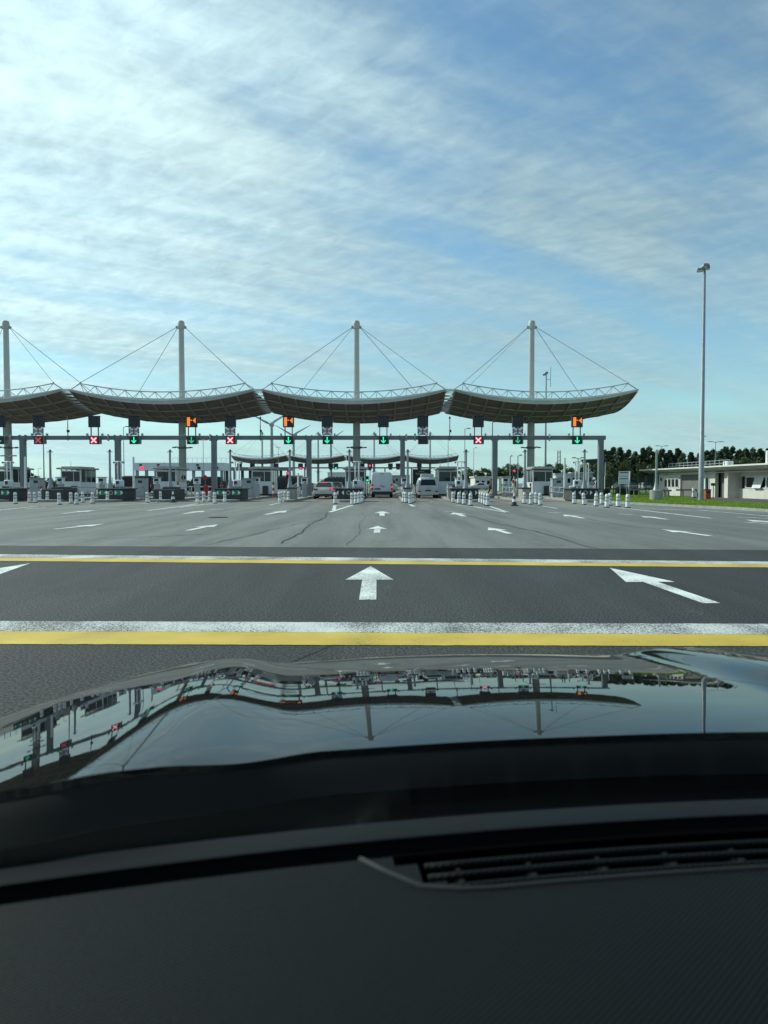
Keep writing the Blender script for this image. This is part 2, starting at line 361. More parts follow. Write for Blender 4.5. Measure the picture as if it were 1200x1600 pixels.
ORD = ['first', 'second', 'third', 'fourth', 'fifth', 'sixth', 'seventh', 'eighth', 'ninth', 'tenth', 'eleventh', 'twelfth', 'thirteenth', 'fourteenth', 'fifteenth', 'sixteenth', 'seventeenth', 'eighteenth', 'nineteenth', 'twentieth']

# ------------------------------------------------------------------ ground, markings
def sheet(name, pts, z, m):
    return struct(name, MB().add([(p[0], p[1], z) for p in pts], [tuple(range(len(pts)))]), m)
sheet('ground', [(-4000, -600), (4000, -600), (4000, 6000), (-4000, 6000)], -0.004, M_OLD)
e = [G(x, y) for x, y in ((-500, 847), (0, 852.5), (300, 854), (600, 855.5), (900, 857), (1200, 859.5), (1700, 866))]
sheet('resurfaced_road', [(-120, -60), (120, -60)] + [(120, e[-1].y)] + [(p.x, p.y) for p in reversed(e)] + [(-120, e[0].y)], 0.0, M_NEW)
sheet('toll_apron', [(-60, 46.8), (-20, 48.6), (-5, 49.2), (6, 48.6), (17, 46.4), (17, 120), (-60, 120)], 0.0, M_APRON)

def strip(name, top, bot, m, z=0.005):
    def dense(P):
        Q = []
        for p, q in zip(P[:-1], P[1:]):
            k = max(2, int((q - p).length / .05))
            Q += [p.lerp(q, i / k) for i in range(k)]
        return Q + [P[-1]]
    n = 420
    def samp(P):
        P = dense(P); Q = []
        for i in range(n):
            q = P[int(i * (len(P) - 1) / (n - 1))].copy(); q.y += .012 * mnoise.noise(Vector((q.x * 9, q.y, 0))) + .010 * mnoise.noise(Vector((q.x * 1.1, q.y * .3, 4))); Q.append(q)
        return Q
    a = samp([G(*p) for p in top]); b = samp([G(*p) for p in bot])
    mb = MB().add([(p.x, p.y, z) for p in a + b], [(i, i + 1, n + i + 1, n + i) for i in range(n - 1)])
    return struct(name, mb, m)
xs = (-400, 0, 300, 600, 900, 1200, 1600)
strip('white_stop_line', [(x, 971 + (x / 1200) * 4.5) for x in xs], [(x, 986.6 + (x / 1200) * 5.2) for x in xs], M_WLINE)
strip('yellow_stop_line', [(x, 986.8 + (x / 1200) * 5.2) for x in xs], [(x, 1007 + (x / 1200) * 3.4) for x in xs], M_YLINE)
strip('white_line', [(x, 866.3 + (x / 1200) * 11.6) for x in xs], [(x, 871.4 + (x / 1200) * 11.0) for x in xs], M_WLINE)
strip('yellow_line', [(x, 871.5 + (x / 1200) * 11.0) for x in xs], [(x, 876.6 + (x / 1200) * 10.4) for x in xs], M_YLINE)

ARROW = [(0, 3.4), (-0.335, 1.75), (-0.10, 1.75), (-0.10, 0), (0.10, 0), (0.10, 1.75), (0.335, 1.75)]
def arrow(tip, tail, wk=1.0):
    a, b = G(*tip), G(*tail); f = (a - b); ln = f.length; f.normalize(); r = Vector((f.y, -f.x, 0))
    pts = [b + f * (y / 3.4 * ln) + r * (x * wk) for x, y in ARROW]
    mb = MB().add([(p.x, p.y, 0.005) for p in pts], [(0, 1, 2, 5, 6), (2, 3, 4, 5)])
    return struct('lane_arrow', mb, M_WARROW)
for tip, tail, k in (((579, 885), (574.5, 937.5), 1.0), ((952.5, 887.5), (1112, 943), 1.0), ((47.5, 880.5), (-180, 930), 1.0),
                     ((164, 818.5), (86, 827), .85), ((341, 819.5), (293, 829), 0.9), ((590, 822), (589, 833), 0.9), ((763, 824.3), (797, 834), 0.9),
                     ((1033, 827), (1109, 837.5), .85), ((150, 797.2), (97, 802.5), 1.0), ((320, 798.2), (288, 802.6), 1.1), ((449, 798), (415, 804), 1.1),
                     ((597, 798.8), (597, 806), 1.1), ((708, 801), (726, 807), 1.1), ((880, 804.2), (912, 810), 1.0), ((1001, 806.4), (1043, 811.6), 1.0),
                     ((1165, 812), (1230, 819), 1.2)):
    arrow(tip, tail, k)
def line(name, pts, w, m, z=0.005, jit=0.0, wave=0.0):
    P = [G(*p) for p in pts]
    if jit:
        Q = []
        for a, b in zip(P[:-1], P[1:]):
            n = max(2, int((b - a).length / 0.6))
            for i in range(n):
                q = a.lerp(b, i / n); q.x += random.uniform(-jit, jit) + wave * math.sin(q.y * .7); Q.append(q)
        P = Q + [P[-1]]
    vs = []; n = len(P)
    for i, p in enumerate(P):
        t = (P[min(i + 1, n - 1)] - P[max(i - 1, 0)]).normalized(); r = Vector((t.y, -t.x, 0))
        ww = w * (random.uniform(.5, 1.3) if jit else 1)
        vs += [(p.x - r.x * ww / 2, p.y - r.y * ww / 2, z), (p.x + r.x * ww / 2, p.y + r.y * ww / 2, z)]
    return struct(name, MB().add(vs, [(2 * i, 2 * i + 1, 2 * i + 3, 2 * i + 2) for i in range(n - 1)]), m)
for pts, w in (([(-40, 801), (0, 797), (60, 791)], .15), ([(64, 790.6), (108, 788.6)], .16), ([(231, 798), (289, 790.5), (312, 786.3)], .17), ([(176, 789.5), (226, 787), (252, 784)], .15),
               ([(280, 793), (318, 788.4), (338, 786.5)], .16), ([(338, 787), (372, 784)], .15), ([(421, 789.4), (441, 784.8)], .17), ([(515, 800.3), (552, 789)], .2),
               ([(521.5, 797), (523.5, 789.5)], .2), ([(524, 790.3), (545, 789)], .15), ([(641, 788), (646.5, 791.5)], .25), ([(742, 792), (796, 801.5)], .16), ([(766, 791.5), (796, 801.5)], .16),
               ([(712, 789.5), (742, 792)], .15), ([(846, 790.2), (871, 794.6)], .16), ([(913, 790.5), (965, 793.5), (1000, 797), (1111, 810)], .18), ([(1000, 795), (1080, 797.5)], .14),
               ([(1090, 797), (1160, 803), (1240, 810)], .14), ([(1151, 808), (1260, 813)], .16), ([(1164, 816), (1270, 822)], .14), ([(160, 795.2), (198, 794.8)], .2), ([(328, 796), (348, 795.7)], .2),
               ([(436, 797.6), (454, 797.2)], .2), ([(588, 799), (605, 799)], .22), ([(696, 799.8), (712, 800.4)], .2), ([(856, 800.8), (874, 801.6)], .2), ([(966, 803), (988, 804)], .2), ([(40, 795.3), (72, 793.4)], .18)):
    line('lane_line', pts, w, M_WARROW)
for pts, w in (([(521, 797), (500, 812), (470, 830), (440, 849)], .045), ([(700, 800), (800, 822), (940, 858)], .04), ([(850, 800), (1000, 824), (1200, 836)], .03),
               ([(0, 845), (60, 847), (200, 840), (330, 834)], .03), ([(325, 852), (420, 828), (500, 812)], .025), ([(570, 802), (560, 830), (545, 854)], .010), ([(560, 1000), (400, 1060)], .012)):
    line('crack', pts, w, M_TAR if pts[0][1] < 870 else M_TARN, z=0.003, jit=.05, wave=.08)

for px, py in ((341, 808.5),):
    g = G(px, py); struct('manhole_cover', MB().lathe([(.40, .001), (.40, .006), (.36, .009)], (g.x, g.y, 0), 20), M_TARN)
# grass verge with kerb on the right
verge = [(15.2, 52.0), (15.9, 47.0), (16.9, 42.5), (18.0, 37.5), (18.6, 30), (18.9, 10), (22.4, 10), (22.5, 43), (23.2, 52), (24.4, 58), (26.8, 66), (27.2, 84), (60, 96), (60, 130), (15.2, 130)]
gr = MB()
gr.slab(verge, -0.02, 0.12); struct('grass_verge', gr, M_GRASS)
side = [(22.4, 10), (60, 10), (60, 96), (27.2, 84), (26.8, 66), (24.4, 58), (23.2, 52), (22.5, 43)]
struct('side_yard', MB().slab(side, -0.02, 0.105), M_SIDE)
kb = struct('verge_kerb', MB().slab([(15.05, 130), (15.05, 52), (15.75, 47), (16.75, 42.5), (17.85, 37.5), (18.45, 30), (18.75, 10), (18.898, 10), (18.598, 30), (17.998, 37.5), (16.898, 42.5), (15.898, 47), (15.198, 52), (15.198, 130)], -0.02, 0.13), M_KERB)
bl = MB()
def inpoly(x, y, P):
    c = False; j = len(P) - 1
    for i in range(len(P)):
        if (P[i][1] > y) != (P[j][1] > y) and x < (P[j][0] - P[i][0]) * (y - P[i][1]) / (P[j][1] - P[i][1]) + P[i][0]: c = not c
        j = i
    return c
k = 0
while k < 26000:
    y = random.uniform(30, 84); x = random.uniform(15, 27.5)
    if not inpoly(x, y, verge): continue
    k += 1
    h = random.uniform(.04, .11); a = random.uniform(0, 6.28); w = random.uniform(.02, .05)
    dx, dy = math.cos(a) * w, math.sin(a) * w; lx, ly = random.uniform(-.05, .05), random.uniform(-.05, .05)
    bl.add([(x - dx, y - dy, .118), (x + dx, y + dy, .118), (x + lx, y + ly, .12 + h)], [(0, 1, 2)])
me = bpy.data.meshes.new('grass'); me.from_pydata(bl.v, [], bl.f); me.materials.append(M_BLADE)
tag(link('grass', me), 'short bright green grass on the verge by the flat roofed building', 'grass', kind='stuff')

# ------------------------------------------------------------------ canopies on masts
D_FRONT, D_MAST = 82.0, 90.2
HALF = 10.16        # half width of a canopy
DEP = 8.2           # half depth
def soff(s, t):     # underside height
    return (8.80 + 1.20 * s * s) * (1 - t * t) + (10.12 + 1.43 * s * s) * t * t
def make_canopy():
    root = thing('canopy', None, 'canopy')
    # soffit panels between ribs; one mesh each
    NX, NY = 11, 8
    for i in range(NX):
        for j in range(NY):
            s0, s1 = -1 + 2 * i / NX, -1 + 2 * (i + 1) / NX; t0, t1 = -1 + 2 * j / NY, -1 + 2 * (j + 1) / NY
            g = 0.012; mb = MB(); vs = []
            for zz in (0.0, 0.10):
                for a, b in ((s0 + g, t0 + g), (s1 - g, t0 + g), (s1 - g, t1 - g), (s0 + g, t1 - g)):
                    vs.append((a * HALF, b * DEP, soff(a, b) + zz + .02))
            mb.add(vs, [(0, 1, 2, 3), (4, 5, 6, 7), (0, 1, 5, 4), (1, 2, 6, 5), (2, 3, 7, 6), (3, 0, 4, 7)])
            mb.build('soffit_panel', M_SOFFIT, root)
    for i in range(NX + 1):
        s = -1 + 2 * i / NX; mb = MB(); n = 12
        sx = max(-HALF + .08, min(HALF - .08, s * HALF))
        vs = []; 
        for q in range(n + 1):
            t = -1 + 2 * q / n; z = soff(s, t)
            for ax, az in ((-.09, -.11), (.09, -.11), (.09, .18), (-.09, .18)): vs.append((sx + ax, t * DEP, z + az))
        fs = [(4 * q + a, 4 * q + (a + 1) % 4, 4 * q + 4 + (a + 1) % 4, 4 * q + 4 + a) for q in range(n) for a in range(4)] + [(0, 1, 2, 3), (4 * n, 4 * n + 1, 4 * n + 2, 4 * n + 3)]
        mb.add(vs, fs).build('rib', M_RIB, root)
    for j in range(1, NY):
        t = -1 + 2 * j / NY; mb = MB(); n = 22; vs = []
        for q in range(n + 1):
            s = -1 + 2 * q / n; z = soff(s, t)
            for ay, az in ((-.07, -.10), (.07, -.10), (.07, .17), (-.07, .17)): vs.append((s * (HALF - .01), t * DEP + ay, z + az))
        fs = [(4 * q + a, 4 * q + (a + 1) % 4, 4 * q + 4 + (a + 1) % 4, 4 * q + 4 + a) for q in range(n) for a in range(4)] + [(0, 1, 2, 3), (4 * n, 4 * n + 1, 4 * n + 2, 4 * n + 3)]
        mb.add(vs, fs).build('purlin', M_RIB, root)
    # roof skin
    mb = MB(); n, mY = 22, 8; vs = []
    for q in range(n + 1):
        for j in range(mY + 1):
            s = -1 + 2 * q / n; t = -1 + 2 * j / mY
            vs.append((s * HALF, t * DEP, 10.66 + 1.05 * s * s - 0.25 * (1 - t * t)))
    fs = [(q * (mY + 1) + j, (q + 1) * (mY + 1) + j, (q + 1) * (mY + 1) + j + 1, q * (mY + 1) + j + 1) for q in range(n) for j in range(mY)]
    mb.add(vs, fs).build('roof_skin', M_ROOF, root, True)
    # fascia gutters front and back
    for sg in (-1, 1):
        mb = MB(); n = 24; vs = []
        for q in range(n + 1):
            s = -1 + 2 * q / n; zb = 10.10 + 1.43 * s * s; zt = 10.70 + 1.07 * s * s
            zm = zb + (zt - zb) * .55
            for y, z in ((0, zb), (-.22 * 1, zm), (-.34, zm + .02), (-.36, zt), (.05, zt + .02), (.05, zb)):
                vs.append((s * (HALF + .03), -sg * y * -1 + sg * DEP if False else sg * (DEP - y), z))
        K = 6
        fs = [(K * q + a, K * q + (a + 1) % K, K * q + K + (a + 1) % K, K * q + K + a) for q in range(n) for a in range(K)] + [tuple(range(K)), tuple(range(K * n, K * n + K))]
        mb.add(vs, fs).build('fascia', M_FASCIA, root)
    # trusses above front and back edge
    for sg in (-1, 1):
        y = sg * (DEP - .35); xe = HALF - 1.0
        def zt(x): return 11.50 + .95 * (x / xe) ** 2
        def zb(x): return 10.74 + 1.06 * (x / HALF) ** 2
        mb = MB(); mb.path([(x, y, zt(x)) for x in [xe * (-1 + 2 * q / 20) for q in range(21)]], .07, 6); mb.build('top_chord', M_TRUSS, root, True)
        nb = 22
        for q in range(nb):
            x0, x1 = xe * (-1 + 2 * q / nb), xe * (-1 + 2 * (q + 1) / nb)
            a, b = ((x0, y, zt(x0)), (x1, y, zb(x1))) if q % 2 == 0 else ((x0, y, zb(x0)), (x1, y, zt(x1)))
            MB().tube(a, b, .045, n=6).build('truss_brace', M_TRUSS, root, True)
            if q % 2 == 0 and sg < 0:
                MB().tube((x0, y, zt(x0)), (x0, y + 1.1, zb(x0) - .06), .035, n=5).build('raking_brace', M_TRUSS, root, True)
        for x in (-1, 1):
            MB().tube((x * xe, y, zt(xe)), (x * (HALF - .02), y, zb(HALF) + .02), .07, n=6).build('end_strut', M_TRUSS, root, True)
            MB().tube((x * xe, y, zt(xe) - .08), (x * xe, y, zt(xe) + .16), .10, n=8).build('cable_lug', M_TRUSS, root, True)
    # mast
    ms = MB().lathe([(.47, 0), (.455, 4), (.43, 9), (.36, 13), (.325, 20.1)], n=24).build('mast', M_MAST, root, 'auto')
    MB().lathe([(.325, 20.08), (.42, 20.12), (.44, 20.42), (.41, 20.8), (.33, 21.02), (.12, 21.10), (.02, 21.11)], n=20).build('mast_cap', M_MAST, ms, 'auto')
    MB().lathe([(.44, 5.55), (.56, 5.58), (.56, 5.74), (.44, 5.78)], n=20).build('lamp_collar', M_LAMPG, ms, 'auto')
    for a in (0, 60, 120, 180, 240, 300):
        c, s_ = math.cos(rad(a)), math.sin(rad(a))
        h = MB(); h.tube((c * .45, s_ * .45, 5.70), (c * .95, s_ * .95, 5.74), .03, n=6)
        h.box((0, 0, 0), (.001, .001, .001)) if False else None
        lamp = h.build('lamp_arm', M_LAMPG, ms)
        MB().lathe([(.05, .10), (.20, .06), (.26, 0), (.24, -.05), (.1, -.06)], (c * 1.02, s_ * 1.02, 5.70), 12).build('lamp_head', M_LAMPG, lamp, 'auto')
    # stay cables
    for sg in (-1, 1):
        for x in (-1, 1):
            xe = (HALF - 1.0) if sg < 0 else 8.4
            MB().tube((x * .42, sg * .12, 20.3), (x * xe, sg * (DEP - .35), 12.5), .034, n=6, cap=False).build('stay_cable', M_CABLE, root, True)
            MB().box((x * .50, sg * .14, 20.26), (.22, .08, .30)).build('cable_clevis', M_MAST, root)
    return root
def make_link():
    """glazed strip between two canopies"""
    root = thing('canopy_link', None, 'roof light')
    gx = 0.47
    for q in range(18):
        t = -1 + 2 * (q + .5) / 18; z = soff(1, t) + .12
        z2 = soff(1, t + .04) + .12
        MB().add([(-gx, t * DEP - .34, z), (gx, t * DEP - .34, z), (gx, t * DEP + .34, z2), (-gx, t * DEP + .34, z2),
                  (-gx, t * DEP - .34, z + .05), (gx, t * DEP - .34, z + .05), (gx, t * DEP + .34, z2 + .05), (-gx, t * DEP + .34, z2 + .05)],
                 [(0, 1, 2, 3), (4, 5, 6, 7), (0, 1, 5, 4), (1, 2, 6, 5), (2, 3, 7, 6), (3, 0, 4, 7)]).build('slat', M_GLAZE, root)
    for y in (-1, 1): MB().box((0, y * (DEP + .12), soff(1, 1) + .10), (2 * gx, .2, .22)).build('end_fascia', M_FASCIA, root)
    for x in (-1, 1):
        MB().path([(x * gx, t * DEP, soff(1, t) + .05) for t in [-1 + 2 * k / 12 for k in range(13)]], .05, 6).build('edge_rail', M_TRUSS, root, True)
    return root
can = make_canopy(); lnk = make_link(); cu = [False]; lu = [False]
MASTX = [GX(p, D_MAST) for p in (14, 287, 560, 829)]
PITCHX = (MASTX[3] - MASTX[0]) / 3
CL = ['leftmost near mast canopy, cut by the left frame edge', 'second from left of the four near mast canopies', 'near mast canopy above the white van, third from left', 'rightmost near mast canopy, its right end free']
for i, x in enumerate([MASTX[3] - PITCHX * (3 - k) for k in range(4)]):
    MASTX[i] = x
    place(can, cu, (x, D_MAST, 0), 0, CL[i], 'near mast canopies')
    if i: place(lnk, lu, (x - PITCHX / 2, D_MAST, 0), 0, 'pale slatted strip joining the ' + ORD[i - 1] + ' and ' + ORD[i] + ' near canopy from the left', 'strips between near canopies')
D_FAR = 283.0
for k in range(4):
    x = GX(410 + 87.3 * k, D_FAR)
    place(can, cu, (x, D_FAR, 0), 0, ORD[k] + ' from left of the small far canopies seen under the near roof', 'far mast canopies')
    if k: place(lnk, lu, (x - PITCHX / 2, D_FAR, 0), 0, 'strip joining ' + ORD[k - 1] + ' and ' + ORD[k] + ' of the small far canopies', 'strips between far canopies')

# ------------------------------------------------------------------ sign gantry
D_G = 68.0
def gz(py): return GZ(py, D_G)
POSTS = [GX(p, D_G) for p in (-112, 37, 185, 335, 483, 629, 773, 938)]
zb0, zb1 = gz(687.2), gz(680.8)
gan = thing('sign_gantry', 'long dark grey steel gantry carrying lane signals across the toll lanes', 'gantry', (0, D_G, 0))
xl, xr = -60.0, POSTS[-1] + .42
MB().bbox(((xl + xr) / 2, 0, (zb0 + zb1) / 2), (xr - xl, .40, zb1 - zb0), .03).build('beam', M_GANTRY, gan)
for i, x in enumerate(POSTS):
    MB().box((x, 0, (zb0 + .2) / 2), (.44, .5, zb0 - .2)).build('post', M_GANTRY, gan)
    pl = MB().box((x, 0, .21), (.8, .8, .06)).build('base_plate', M_STEEL, gan)
    if i < len(POSTS) - 1:
        for s in (-1, 1):
            MB().box((x + s * .27, -.005, (zb0 + zb1) / 2), (.07, .46, zb1 - zb0 + .14)).build('splice_plate', M_GANTRY, gan)
for px in (109, 408, 702):
    x = GX(px, D_G); c = MB().tube((x, -.24, zb0 - .1), (x, -.24, gz(655)), .045, n=8).build('camera_mast', M_GANTRY, gan, True)
    MB().box((x + .06, -.3, gz(674)), (.16, .3, .22)).build('camera', M_DARK, c)
    MB().lathe([(.02, 0), (.08, .03), (.09, .15), (.05, .22)], (x, -.24, gz(655)), 10).build('beacon', M_DARK, c)
for px in (172, 635, 648, 857, 20, 330):
    x = GX(px, D_G); s = MB().box((x, -.27, (zb0 + zb1) / 2), (.13, .12, .62)).build('bracket', M_STEEL, gan)
    MB().tube((x, -.45, (zb0 + zb1) / 2 + .1), (x, -.2, (zb0 + zb1) / 2 + .1), .07, n=8).build('spotlight', M_LENS, s)
def cross_mb(w, t, y0):
    mb = MB()
    for a in (45, -45):
        c, s = math.cos(rad(a)), math.sin(rad(a)); P = []
        for u, v in ((-w, -t), (w, -t), (w, t), (-w, t)): P.append((u * c - v * s, u * s + v * c))
        mb.prism(P, y0 - (.004 if a > 0 else 0), y0 + .02)
    return mb
def downarrow_mb(y0):
    mb = MB(); mb.prism([(-.035, .26), (.035, .26), (.035, -.1), (-.035, -.1)], y0, y0 + .02)
    mb.prism([(-.21, -.03), (0, -.25), (.21, -.03), (.14, -.01), (.0, -.13), (-.14, -.01)], y0 - .003, y0 + .02); return mb
def lane_sign(px, top, flag, sig, label):
    x = GX(px, D_G)
    t = thing('lane_sign', label, 'lane sign', (x, D_G, 0), 0, 'lane signs on the gantry')
    zt0, zt1 = gz(668), gz(651.3)
    bx = MB().bbox((0, -.34, (zt0 + zt1) / 2), (1.0, .32, zt1 - zt0), .02).build('message_box', M_BLACK, t)
    MB().box((0, -.32, zt1 + .03), (1.06, .42, .04)).build('hood', M_BLACK, bx)
    for s in (-.33, .33): MB().box((s, -.26, (zb1 + zt0) / 2), (.09, .09, zt0 - zb1 + .02)).build('stanchion', M_GANTRY, t)
    if top == 'orange':
        zc = (zt0 + zt1) / 2; o = MB(); y = -.512
        o.prism([(-.38, zc - .40), (-.12, zc - .40), (-.12, zc + .40), (-.38, zc + .40)], y, y + .015).build('lit_card', M_LORANGE, bx)
        MB().prism([(-.10, zc + .10), (.08, zc + .10), (.08, zc + .17), (-.10, zc + .17)], y, y + .015).build('lit_bar', M_LORANGE, bx)
        MB().prism([(.14, zc + .12), (.40, zc - .16), (.40, zc + .38)], y, y + .015).build('lit_pointer', M_LORANGE, bx)
    if flag:
        z0, z1 = gz(680.2), gz(667.8); zc = (z0 + z1) / 2; hw, hh = .48, (z1 - z0) / 2; y = -.50
        f = MB().box((0, y + .03, zc), (2 * hw, .05, 2 * hh)).build('flag_panel', M_FLAGB, t)
        an = math.atan2(hh, hw)
        for q, (sx, sz) in enumerate(((1, 1), (1, -1), (-1, 1), (-1, -1))):
            dx, dz = sx * hw * .97, sz * hh * .97; nx, nz_ = -dz, dx; ln = math.hypot(nx, nz_); nx, nz_ = nx / ln * .10, nz_ / ln * .10
            MB().prism([(dx * .12 - nx, zc + dz * .12 - nz_), (dx * .93 - nx, zc + dz * .93 - nz_), (dx * .93 + nx, zc + dz * .93 + nz_), (dx * .12 + nx, zc + dz * .12 + nz_)], y - .002, y + .02).build('white_diagonal', M_FLAGW, f)
        MB().prism([(-hw, zc - .075), (hw, zc - .075), (hw, zc + .075), (-hw, zc + .075)], y - .008, y + .02).build('white_bar', M_FLAGW, f)
        MB().prism([(-.08, zc - hh), (.08, zc - hh), (.08, zc + hh), (-.08, zc + hh)], y - .011, y + .02).build('white_bar', M_FLAGW, f)
        MB().prism([(-hw, zc - .045), (hw, zc - .045), (hw, zc + .045), (-hw, zc + .045)], y - .014, y + .02).build('red_bar', M_FLAGR, f)
        MB().prism([(-.05, zc - hh), (.05, zc - hh), (.05, zc + hh), (-.05, zc + hh)], y - .017, y + .02).build('red_bar', M_FLAGR, f)
    z0, z1 = gz(694.4), gz(682.2); zc = (z0 + z1) / 2
    sb = MB().bbox((0, -.36, zc), (.84, .30, z1 - z0), .03).build('signal_box', M_BLACK, t)
    MB().bbox((.36, -.20, zc), (.34, .5, z1 - z0 - .06), .03).build('side_housing', M_GANTRY, t)
    if sig == 'x':
        MB().prism([(-.31, zc - .31), (.31, zc - .31), (.31, zc + .31), (-.31, zc + .31)], -.516, -.505).build('lit_field', M_FLAGR if px == 65 else M_LREDBG, sb)
        o = cross_mb(.33, .055, -.535); o.v = [(a, b, c + zc) for a, b, c in o.v]; o.build('lit_cross', M_LREDXD if px == 65 else M_LREDX, sb)
    elif sig == 'v':
        o = downarrow_mb(-.53); o.v = [(a * 1.15, b, c * 1.15 + zc) for a, b, c in o.v]; o.build('lit_arrow', M_LGREEND if px in (4, 302, 807) else M_LGREEN, sb)
    for s in (-.7, .68):
        MB().box((s, -.22, zb1 + .10), (.14, .22, .18)).build('junction_box', M_STEEL, t)
    return t
SG = [(4, None, 0, 'v', 'lane sign at the left frame edge with blank box and green arrow'),
      (65, None, 1, 'x', 'lane sign with union flag and dim red cross, nearest the left edge'),
      (151, None, 0, 'x', 'lane sign with blank box and red cross, left half of the gantry'),
      (213, None, 1, 'v', 'lane sign with union flag and green arrow, left half of the gantry'),
      (302, 'orange', 0, 'v', 'leftmost orange lit lane sign, in front of the second mast'),
      (362, None, 1, 'x', 'lane sign with union flag and bright red cross, right of second mast'),
      (452, 'orange', 0, 'v', 'orange lit lane sign in the middle of the gantry, left of the car lane'),
      (512, None, 1, 'v', 'lane sign with union flag and green arrow above the silver car'),
      (599, None, 0, 'v', 'lane sign with blank box and green arrow above the white van'),
      (660, None, 1, 'off', 'lane sign with union flag and an unlit signal above the camper van'),
      (746, None, 0, 'x', 'lane sign with blank box and red cross, right half of the gantry'),
      (807, None, 1, 'v', 'lane sign with union flag and green arrow beside the rightmost mast'),
      (899, 'orange', 0, 'v', 'rightmost orange lit lane sign near the end of the gantry')]
for a in SG: lane_sign(*a)
# far gantry below the far canopies
D_G2 = 262.0
g2 = thing('sign_gantry', 'distant sign gantry below the small far canopies', 'gantry', (GX(540, D_G2), D_G2, 0))
MB().box((0, 0, GZ(731, D_G2)), (88, .5, .5)).build('beam', M_GANTRY, g2)
for k in range(10): MB().box((-43 + k * 9.5, 0, 3.3), (.45, .5, 6.6)).build('post', M_GANTRY, g2)
for k, px in enumerate((375, 395, 432, 470, 480, 517, 525, 566, 578, 610, 622, 655)):
    t = thing('lane_sign', ORD[k] + ' from left of the tiny lane signs on the distant gantry', 'lane sign', (GX(px, D_G2), D_G2 - .5, 0), 0, 'lane signs on the far gantry')
    MB().bbox((0, 0, GZ(727, D_G2)), (1.7, .4, 1.3), .05).build('message_box', M_FLAGB if k % 3 else M_BLACK, t)
    MB().bbox((0, 0, GZ(732, D_G2)), (1.2, .4, .9), .05).build('signal_box', M_BLACK, t)
    if k in (1, 3, 4): MB().box((0, -.22, GZ(732, D_G2)), (.7, .04, .7)).build('lit_cross', M_LRED, t)
    if k in (6, 8): MB().box((0, -.22, GZ(732, D_G2)), (.5, .04, .7)).build('lit_arrow', M_LGREEN, t)

# ------------------------------------------------------------------ toll islands
ISX = {'A': -28.3, 'B': -24.3, 'C': -20.0, 'D': -16.1, 'E': -11.4, 'F': -6.85, 'G': -2.6, 'H': 1.75, 'I': 5.95, 'J': 10.45, 'K': 14.75}
WHERE = {'A': 'far left edge island', 'B': 'dark block island left of the red cross sign', 'C': 'second island with green chevrons', 'D': 'dark block island before the second mast',
         'E': 'rightmost island with green chevrons', 'F': 'narrow island left of the silver car', 'G': 'island between silver car and white van', 'H': 'narrow island between white van and camper',
         'I': 'island right of the camper van', 'J': 'narrow island before the rightmost mast', 'K': 'last island at the gantry end'}
WIDE = 'ACEGIK'
def island(kx):
    x = ISX[kx]; w = .85 if kx in WIDE else (.8 if kx in 'BD' else .42)
    y0 = 51.5 if kx in WIDE else 52.0
    pl = [(x - w, y0 + .6), (x - w * .6, y0 + .1), (x, y0), (x + w * .6, y0 + .1), (x + w, y0 + .6), (x + w, 88), (x - w, 88)]
    struct('island_platform', MB().slab(pl, -.02, .17), M_KERB)
for kx in ISX: island(kx)
YB = 54.0
def make_block(kind):
    root = thing('crash_block', None, 'crash block')
    if kind == 'wide':
        MB().bbox((0, 1.2, .50), (1.95, 2.6, .78), .05).build('body', M_DARKCONC, root)
        MB().bbox((0, 1.2, .93), (2.15, 2.8, .09), .02).build('cap', M_DARK, root)
    elif kind == 'mid':
        MB().bbox((0, 1.2, .52), (1.7, 2.4, .82), .06).build('body', M_DARKCONC, root)
        MB().bbox((.25, .9, 1.0), (1.0, 1.2, .16), .03).build('cap', M_DARK, root)
    else:
        MB().bbox((0, .8, .55), (.62, 1.6, .85), .05).build('body', M_CONC, root)
        MB().bbox((0, .8, 1.0), (.74, 1.75, .07), .02).build('cap', M_DARK, root)
    return root
def chevrons(root, green):
    y = -.103
    if green:
        for s in (-1, 1):
            MB().box((s * .55, y + .005, .66), (.62, .02, .36)).build('green_panel', M_GREEN, root)
            for q in (.36, .78):
                a = s * q; MB().prism([(a + s * .12, .66), (a - s * .06, .82), (a - s * .06, .50)], y - .022, y - .005).build('chevron', M_WHITE, root)
    else:
        MB().box((0, y + .005, .66), (1.86, .02, .40)).build('black_panel', M_BLACK, root)
        for s in (-1, 1):
            for q in (.38, .78):
                a = s * q; MB().prism([(a + s * .13, .66), (a - s * .05, .84), (a - s * .05, .48)], y - .022, y - .005).build('chevron', M_WHITE, root)
    mb = MB(); n = 16; vs = []
    for yy in (y - .03, y - .005):
        for r in (.10, .17):
            for i in range(n): t = 2 * math.pi * i / n; vs.append((r * math.cos(t), yy, .66 + r * math.sin(t)))
    fs = []
    for i in range(n):
        j = (i + 1) % n; fs += [(i, j, n + j, n + i), (n + i, n + j, 3 * n + j, 3 * n + i), (i, j, 2 * n + j, 2 * n + i)]
    mb.add(vs, fs).build('ring', M_BAND, root)
bw = make_block('wide'); chevrons(bw, False); bg_ = make_block('wide'); chevrons(bg_, True); bm_ = make_block('mid'); bn = make_block('narrow')
us = {id(o): [False] for o in (bw, bg_, bm_, bn)}
